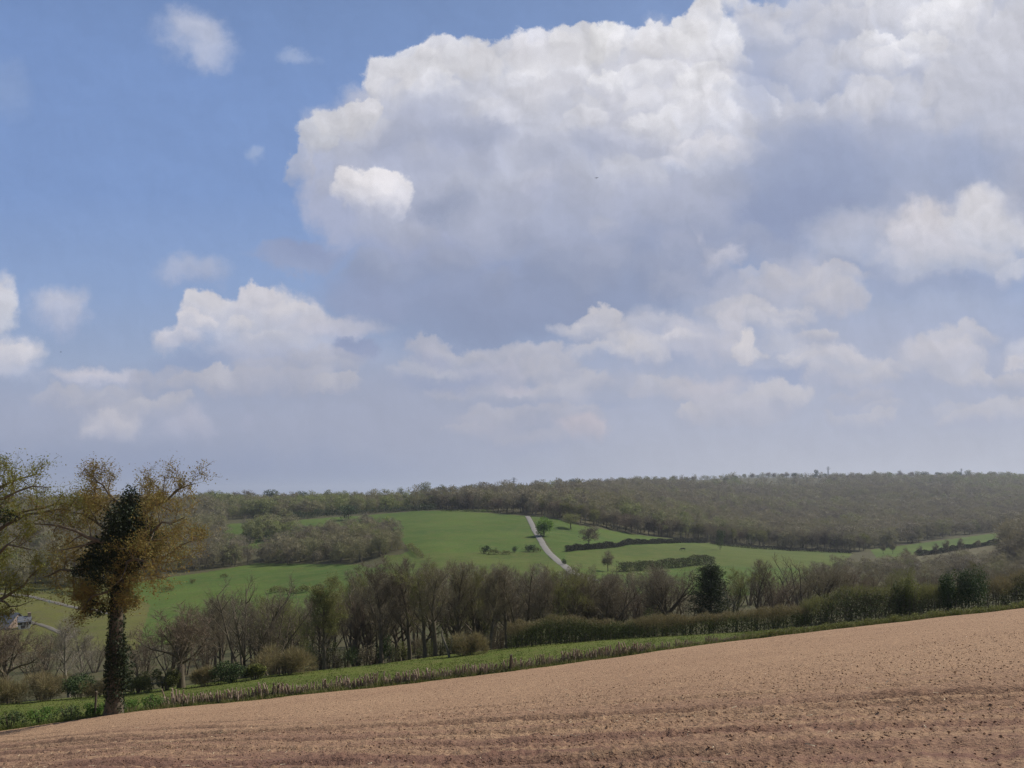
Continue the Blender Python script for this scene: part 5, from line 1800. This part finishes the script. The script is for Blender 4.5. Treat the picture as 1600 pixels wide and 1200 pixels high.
# far country: lines of trees beyond the crest
pf = []
for Y in (2600, 3000, 3500, 4100, 4800, 5600):
    n = int(200)
    px = rng.uniform(1000, 1760, n)
    x = (px - 800) / F * Y
    pf.append(np.stack([x, np.full(n, Y) + rng.uniform(-80, 80, n), gz(x, np.full(n, float(Y)))], -1))
for Y in (2300, 3200, 4500):
    n = 110
    px = rng.uniform(-200, 900, n)
    x = (px - 800) / F * Y
    pf.append(np.stack([x, np.full(n, Y) + rng.uniform(-60, 60, n), gz(x, np.full(n, float(Y)))], -1))
wood(np.concatenate(pf), 9, 17, lambda x, y: 0.45, 0.5)
# ------------------------------------------------------------------ lanes
M_ROAD, t, b = mat('lane_tarmac', 0.9, 0.2)
p = position(t)
c = t.mix(t.maprange(t.noise(p, 0.7, 5, 0.6), 0.35, 0.65, 0, 1), c4(0.17, 0.160, 0.145), c4(0.235, 0.22, 0.195))
t.link(c, b.inputs['Base Color'])


M_TRACK, t, b = mat('farm_track_gravel', 0.95, 0.1)
c = t.mix(t.maprange(t.noise(position(t), 0.9, 5, 0.6), 0.35, 0.65, 0, 1), c4(0.115, 0.105, 0.085), c4(0.165, 0.15, 0.125))
t.link(c, b.inputs['Base Color'])


def lane(name, rows, width, m=None):
    """rows: (column, row) of the lane's middle on the land"""
    c_ = np.array([[(px - 800) / F * on_row(px, py), on_row(px, py)] for px, py in rows])
    fine = []
    for i in range(len(c_) - 1):
        for f in np.linspace(0, 1, 30)[:-1]:
            fine.append(c_[i] * (1 - f) + c_[i + 1] * f)
    fine = np.array(fine + [c_[-1]])
    for _ in range(40):
        fine[1:-1] = (fine[:-2] + fine[1:-1] * 2 + fine[2:]) / 4
    d = np.gradient(fine, axis=0)
    nn = np.stack([-d[:, 1], d[:, 0]], -1) / (np.linalg.norm(d, axis=1)[:, None] + 1e-9)
    prof = [(-0.5, 0.02), (-0.42, 0.10), (0.0, 0.14), (0.42, 0.10), (0.5, 0.02)]
    V = []
    zc = gz(fine[:, 0], fine[:, 1]) + roll(fine[:, 0], fine[:, 1])
    for o_, h_ in prof:
        q = fine + nn * o_ * width
        V.append(np.stack([q[:, 0], q[:, 1], zc + h_ + 0.08], -1))
    V = np.stack(V, 1)
    n = len(fine)
    i, j = np.meshgrid(np.arange(n - 1), np.arange(4), indexing='ij')
    a = (i * 5 + j).ravel()
    f = np.stack([a, a + 1, a + 6, a + 5], -1)
    me = mesh_np(name, V.reshape(-1, 3), f, [m or M_ROAD], smooth=True)
    return tag(link(name, me), kind='structure')


lane('road', [(824, 807), (832, 822), (843, 842), (856, 862), (872, 879), (898, 897), (930, 908)], 3.0)
lane('lane', [(-60, 923), (40, 932), (80, 941), (135, 953), (180, 962)], 2.2, M_TRACK)
lane('farm_track', [(20, 968), (60, 976), (90, 986), (112, 998)], 1.6, M_TRACK)

# ------------------------------------------------------------------ houses
M_PLASTER, t, b = mat('white_render', 0.9, 0.2)
b.inputs['Base Color'].default_value = c4(0.72, 0.70, 0.66)
M_STONE, t, b = mat('house_brick', 0.95, 0.1)
c = t.mix(t.noise(position(t), 3.0, 4, 0.6), c4(0.24, 0.17, 0.13), c4(0.32, 0.25, 0.20))
t.link(c, b.inputs['Base Color'])
M_SLATE, t, b = mat('roof_slate', 0.6, 0.35)
c = t.mix(t.noise(position(t), 2.0, 4, 0.6), c4(0.085, 0.095, 0.115), c4(0.13, 0.14, 0.165))
t.link(c, b.inputs['Base Color'])
M_TILE, t, b = mat('roof_tile', 0.85, 0.2)
c = t.mix(t.noise(position(t), 2.5, 5, 0.65), c4(0.21, 0.088, 0.058), c4(0.30, 0.135, 0.09))
t.link(c, b.inputs['Base Color'])
M_GLASS, t, b = mat('window_glass', 0.1, 0.5)
b.inputs['Base Color'].default_value = c4(0.03, 0.035, 0.04)
M_WOODDARK, t, b = mat('dark_paint', 0.6, 0.3)
b.inputs['Base Color'].default_value = c4(0.05, 0.04, 0.035)
M_METAL, t, b = mat('galvanised_steel', 0.5, 0.5)
b.inputs['Base Color'].default_value = c4(0.22, 0.23, 0.25)


def bm_obj(name, build, m, parent):
    bm = bmesh.new()
    build(bm)
    bmesh.ops.recalc_face_normals(bm, faces=bm.faces)
    me = bpy.data.meshes.new(name)
    bm.to_mesh(me)
    bm.free()
    me.materials.append(m)
    return link(name, me, parent)


def box(bm, x0, x1, y0, y1, z0, z1):
    vs = [bm.verts.new((x, y, z)) for z in (z0, z1) for x, y in ((x0, y0), (x1, y0), (x1, y1), (x0, y1))]
    for f in ((0, 1, 2, 3), (4, 5, 6, 7), (0, 1, 5, 4), (1, 2, 6, 5), (2, 3, 7, 6), (3, 0, 4, 7)):
        bm.faces.new([vs[i] for i in f])


def house(name, loc, rz, L, D, eave, ridge, wall_m, roof_m, label, cat='house', wing=None, rows=1):
    root = bpy.data.objects.new(name, None)
    COL.objects.link(root)
    root.location = loc
    root.rotation_euler = (0, 0, rz)
    tag(root, label, cat)

    def walls(bm):
        def gable(x0, x1, y0, y1, ea, ri):
            pr = [(y0, -0.6), (y1, -0.6), (y1, ea), ((y0 + y1) / 2, ri), (y0, ea)]
            a = [bm.verts.new((x0, y, z)) for y, z in pr]
            c_ = [bm.verts.new((x1, y, z)) for y, z in pr]
            bm.faces.new(a)
            bm.faces.new(c_[::-1])
            for i in range(5):
                bm.faces.new([a[i], a[(i + 1) % 5], c_[(i + 1) % 5], c_[i]])
        gable(-L / 2, L / 2, -D / 2, D / 2, eave, ridge - 0.08)

    def roof(bm):
        for s in (-1, 1):
            ov, th = 0.4, 0.16
            y_e, z_e = s * (D / 2 + ov), eave - ov * (ridge - eave) / (D / 2)
            q = [(-L / 2 - .3, 0, ridge + .03), (L / 2 + .3, 0, ridge + .03), (L / 2 + .3, y_e, z_e + .03), (-L / 2 - .3, y_e, z_e + .03)]
            lo = [bm.verts.new(v) for v in q]
            hi = [bm.verts.new((v[0], v[1], v[2] + th)) for v in q]
            bm.faces.new(lo)
            bm.faces.new(hi)
            for i in range(4):
                bm.faces.new([lo[i], lo[(i + 1) % 4], hi[(i + 1) % 4], hi[i]])
    bm_obj('wall', walls, wall_m, root)
    r_ = bm_obj('roof', roof, roof_m, root)
    bm_obj('chimney', lambda bm: (box(bm, L * .3, L * .3 + .7, -.35, .35, ridge - .5, ridge + .9), box(bm, L * .3 - .06, L * .3 + .76, -.41, .41, ridge + .9, ridge + 1.02)), M_STONE, r_)
    for row in range(rows):
        zb = 0.9 + row * 2.6
        for i in range(4):
            x = -L / 2 + L * (i + 0.5) / 4
            if i == 1 and row == 0:
                bm_obj('door', lambda bm, x=x: box(bm, x - .5, x + .5, -D / 2 - .05, -D / 2 + .05, 0, 2.1), M_WOODDARK, root)
                continue
            w_ = bm_obj('window', lambda bm, x=x, zb=zb: (box(bm, x - .6, x + .6, -D / 2 - .06, -D / 2 + .04, zb - .08, zb), box(bm, x - .6, x + .6, -D / 2 - .06, -D / 2 + .04, zb + 1.2, zb + 1.28),
                        box(bm, x - .6, x - .52, -D / 2 - .06, -D / 2 + .04, zb, zb + 1.2), box(bm, x + .52, x + .6, -D / 2 - .06, -D / 2 + .04, zb, zb + 1.2)), M_PLASTER, root)
            bm_obj('pane', lambda bm, x=x, zb=zb: box(bm, x - .52, x + .52, -D / 2 - .02, -D / 2 + .02, zb, zb + 1.2), M_GLASS, w_)
    for s in (-1, 1):
        w_ = bm_obj('window', lambda bm, s=s: (box(bm, s * L / 2 - .05, s * L / 2 + .05, -.6, .6, eave - .1, eave), box(bm, s * L / 2 - .05, s * L / 2 + .05, -.6, .6, eave - 1.3, eave - 1.2)), M_PLASTER, root)
        bm_obj('pane', lambda bm, s=s: box(bm, s * L / 2 - .03, s * L / 2 + .03, -.55, .55, eave - 1.2, eave - .1), M_GLASS, w_)
    return root


house('farmhouse', at(0, 206, -1.7), RAD(-6), 10.5, 8.0, 2.3, 5.6, M_STONE, M_SLATE, 'brick farmhouse with a blue-grey slate roof half hidden behind the yellow-green oak')
house('garden_shed', at(38, 203, 0.2), RAD(35), 2.6, 2.4, 1.9, 2.9, M_PLASTER, M_SLATE, 'small white outbuilding with a dark slate roof at the end of the farmhouse', 'shed')
pc = Vector(((558 - 800) / F * 178, 178, 0))
pc.z = (HZ - 944) / F * 178 - 5.6
house('cottage', pc, RAD(-14), 9.0, 6.5, 3.0, 5.6, M_STONE, M_TILE, 'brick cottage with a red tiled roof hidden among the bare trees of the valley')
pc = Vector(((574 - 800) / F * 184, 181, 0))
pc.z = (HZ - 950) / F * 184 - 4.6
house('annexe', pc, RAD(70), 5.0, 4.6, 3.0, 4.6, M_PLASTER, M_SLATE, 'white annexe with a grey roof beside the red-roofed cottage')
Y = 1750.0
house('barn', Vector(((1376 - 800) / F * Y, Y, (HZ - 751) / F * Y)), RAD(5), 14, 8, 5.0, 7.0, M_PLASTER, M_PLASTER, 'distant white barn on the far crest among the trees', 'barn')

# ------------------------------------------------------------------ white sign beside the farm lane
root = bpy.data.objects.new('roadside_sign', None)
COL.objects.link(root)
root.location = at(77, on_row(77, 945))
tag(root, 'tiny white sign on a post beside the farm lane left of the ivy-clad oak', 'sign')
bm_obj('post', lambda bm: bmesh.ops.create_cone(bm, cap_ends=True, segments=8, radius1=0.04, radius2=0.04, depth=1.6, matrix=Matrix.Translation((0, 0, 0.6))), M_METAL, root)
bm_obj('panel', lambda bm: box(bm, -0.4, 0.4, -0.07, -0.045, 0.75, 1.45), M_PLASTER, root)

# ------------------------------------------------------------------ pylons and pole
def pylon(px, Y, top, label):
    p, H = height_to(px, Y, top)
    root = bpy.data.objects.new('pylon', None)
    COL.objects.link(root)
    root.location = p
    root.rotation_euler = (0, 0, 0.25)
    tag(root, label, 'pylon')
    g_ = Geo()
    w0, w1 = H * 0.09, H * 0.018
    r = max(0.09, Y * 0.00013)
    lev = [0, 0.25, 0.45, 0.6, 0.72, 0.82, 0.92, 1.0]
    cor = [[np.array([sx * (w0 + (w1 - w0) * min(1, f / 0.72)), sy * (w0 + (w1 - w0) * min(1, f / 0.72)), H * f]) for f in lev] for sx, sy in ((-1, -1), (1, -1), (1, 1), (-1, 1))]
    for c_ in cor:
        g_.tube(c_, [r * 1.3] * len(c_), 4)
    for k in range(4):
        a, b_ = cor[k], cor[(k + 1) % 4]
        for i in range(len(lev) - 1):
            g_.tube([a[i], b_[i + 1]], [r, r], 3)
            g_.tube([b_[i], a[i + 1]], [r, r], 3)
    link('tower', g_.mesh('tower', M_METAL), root)
    for f, w in ((0.74, 0.20), (0.85, 0.26), (0.95, 0.16)):
        g_ = Geo()
        g_.tube([(-H * w, 0, H * f), (0, 0, H * (f + .025)), (H * w, 0, H * f)], [r, r * 1.4, r], 4)
        g_.tube([(-H * w, 0, H * f), (H * w, 0, H * f)], [r, r], 4)
        link('cross_arm', g_.mesh('cross_arm', M_METAL), root)
    return root


pylon(803, 1400, 746, 'lattice pylon on the skyline above the top of the hill road')
pylon(1294, 2400, 729, 'lattice pylon on the far crest above the middle of the big wood')
pylon(1502, 2600, 732, 'lattice pylon on the far crest above the far green strip')
p, H = height_to(653, on_row(653, 799.5), 781)
g = Geo()
g.tube([(0, 0, -0.5), (0, 0, H)], [0.17, 0.12], 8)
root = bpy.data.objects.new('utility_pole', None)
COL.objects.link(root)
root.location = p
tag(root, 'pale utility pole on the hedge line above the big green field', 'pole')
link('pole', g.mesh('pole', M_PALEBARK), root)
bm_obj('crossbar', lambda bm: box(bm, -1.0, 1.0, -.07, .07, H - .8, H - .62), M_PALEBARK, root)

# ------------------------------------------------------------------ a dark cow in the pasture and two birds in the sky
M_HIDE, t, b = mat('dark_hide', 0.8, 0.2)
b.inputs['Base Color'].default_value = c4(0.02, 0.017, 0.014)


def skin_body(name, joints, edges, root_i, m):
    me = bpy.data.meshes.new(name)
    me.from_pydata([j[0] for j in joints], edges, [])
    o = bpy.data.objects.new(name, me)
    COL.objects.link(o)
    o.modifiers.new('skin', 'SKIN')
    for i, j in enumerate(joints):
        v = me.skin_vertices[0].data[i]
        v.radius = j[1] if isinstance(j[1], tuple) else (j[1], j[1])
        v.use_root = (i == root_i)
    s = o.modifiers.new('smooth', 'SUBSURF')
    s.levels = s.render_levels = 1
    me.materials.append(m)
    return o


cow = skin_body('grazing_cow', [
    ((-0.85, 0, 1.15), (.26, .30)), ((-0.3, 0, 1.05), (.34, .36)), ((0.35, 0, 1.05), (.33, .38)), ((0.8, 0, 1.15), (.24, .30)),
    ((1.15, 0, 1.0), (.15, .20)), ((1.4, 0, 0.6), (.12, .15)), ((1.52, 0, 0.25), (.10, .10)), ((1.60, 0, 0.08), (.07, .07)),
    ((-0.8, .22, .75), (.13, .13)), ((-0.92, .24, .42), (.07, .07)), ((-0.86, .24, 0), (.06, .06)),
    ((-0.8, -.22, .75), (.13, .13)), ((-0.92, -.24, .42), (.07, .07)), ((-0.86, -.24, 0), (.06, .06)),
    ((0.72, .2, .7), (.11, .11)), ((0.74, .2, .38), (.065, .065)), ((0.72, .2, 0), (.06, .06)),
    ((0.72, -.2, .7), (.11, .11)), ((0.74, -.2, .38), (.065, .065)), ((0.72, -.2, 0), (.06, .06)),
    ((-1.12, 0, 1.2), (.05, .05)), ((-1.2, 0, .6), (.03, .03)), ((1.36, .2, .72), (.04, .06)), ((1.36, -.2, .72), (.04, .06))],
    [(0, 1), (1, 2), (2, 3), (3, 4), (4, 5), (5, 6), (6, 7), (0, 8), (8, 9), (9, 10), (0, 11), (11, 12), (12, 13), (3, 14), (14, 15), (15, 16), (3, 17), (17, 18), (18, 19), (0, 20), (20, 21), (5, 22), (5, 23)], 1, M_HIDE)
cow.location = at(1067, on_row(1067, 861), 0.02)
cow.rotation_euler = (0, 0, RAD(170))
tag(cow, 'small dark cow grazing alone in the middle of the pasture', 'cow')


def bird(px, py, Y, span, rz, label):
    o = skin_body('bird', [((-0.16, 0, 0), .02), ((-0.05, 0, 0), .085), ((0.08, 0, 0.005), .085), ((0.16, 0, 0.02), .03), ((0.20, 0, 0.015), .012),
                           ((0.06, .2, .05), (.08, .03)), ((0.0, .5, .03), (.02, .006)), ((0.06, -.2, .05), (.08, .03)), ((0.0, -.5, .03), (.02, .006)), ((-0.25, 0, 0), (.05, .008))],
                  [(0, 1), (1, 2), (2, 3), (3, 4), (2, 5), (5, 6), (2, 7), (7, 8), (0, 9)], 2, M_HIDE)
    o.location = ((px - 800) / F * Y, Y, (HZ - py) / F * Y)
    o.scale = (span,) * 3
    o.rotation_euler = (0.1, -0.1, rz)
    tag(o, label, 'bird')


bird(932, 278, 150, 0.95, RAD(60), 'tiny dark bird high up in front of the big grey cloud')
bird(95, 550, 170, 0.85, RAD(35), 'tiny dark bird low in the sky over the small clouds near the oaks')

# ------------------------------------------------------------------ the air
bm = bmesh.new()
box(bm, -14500, 14500, -14800, 15200, -900, 135)
me = bpy.data.meshes.new('haze')
bm.to_mesh(me)
bm.free()
M_AIR = bpy.data.materials.new('haze_air')
M_AIR.use_nodes = True
nt = M_AIR.node_tree
nt.nodes.clear()
vol = nt.nodes.new('ShaderNodeVolumePrincipled')
vol.inputs['Color'].default_value = c4(0.80, 0.87, 1.0)
vol.inputs['Density'].default_value = 0.00011
vol.inputs['Anisotropy'].default_value = 0.3
out = nt.nodes.new('ShaderNodeOutputMaterial')
nt.links.new(vol.outputs[0], out.inputs['Volume'])
me.materials.append(M_AIR)
tag(link('haze', me), kind='stuff')
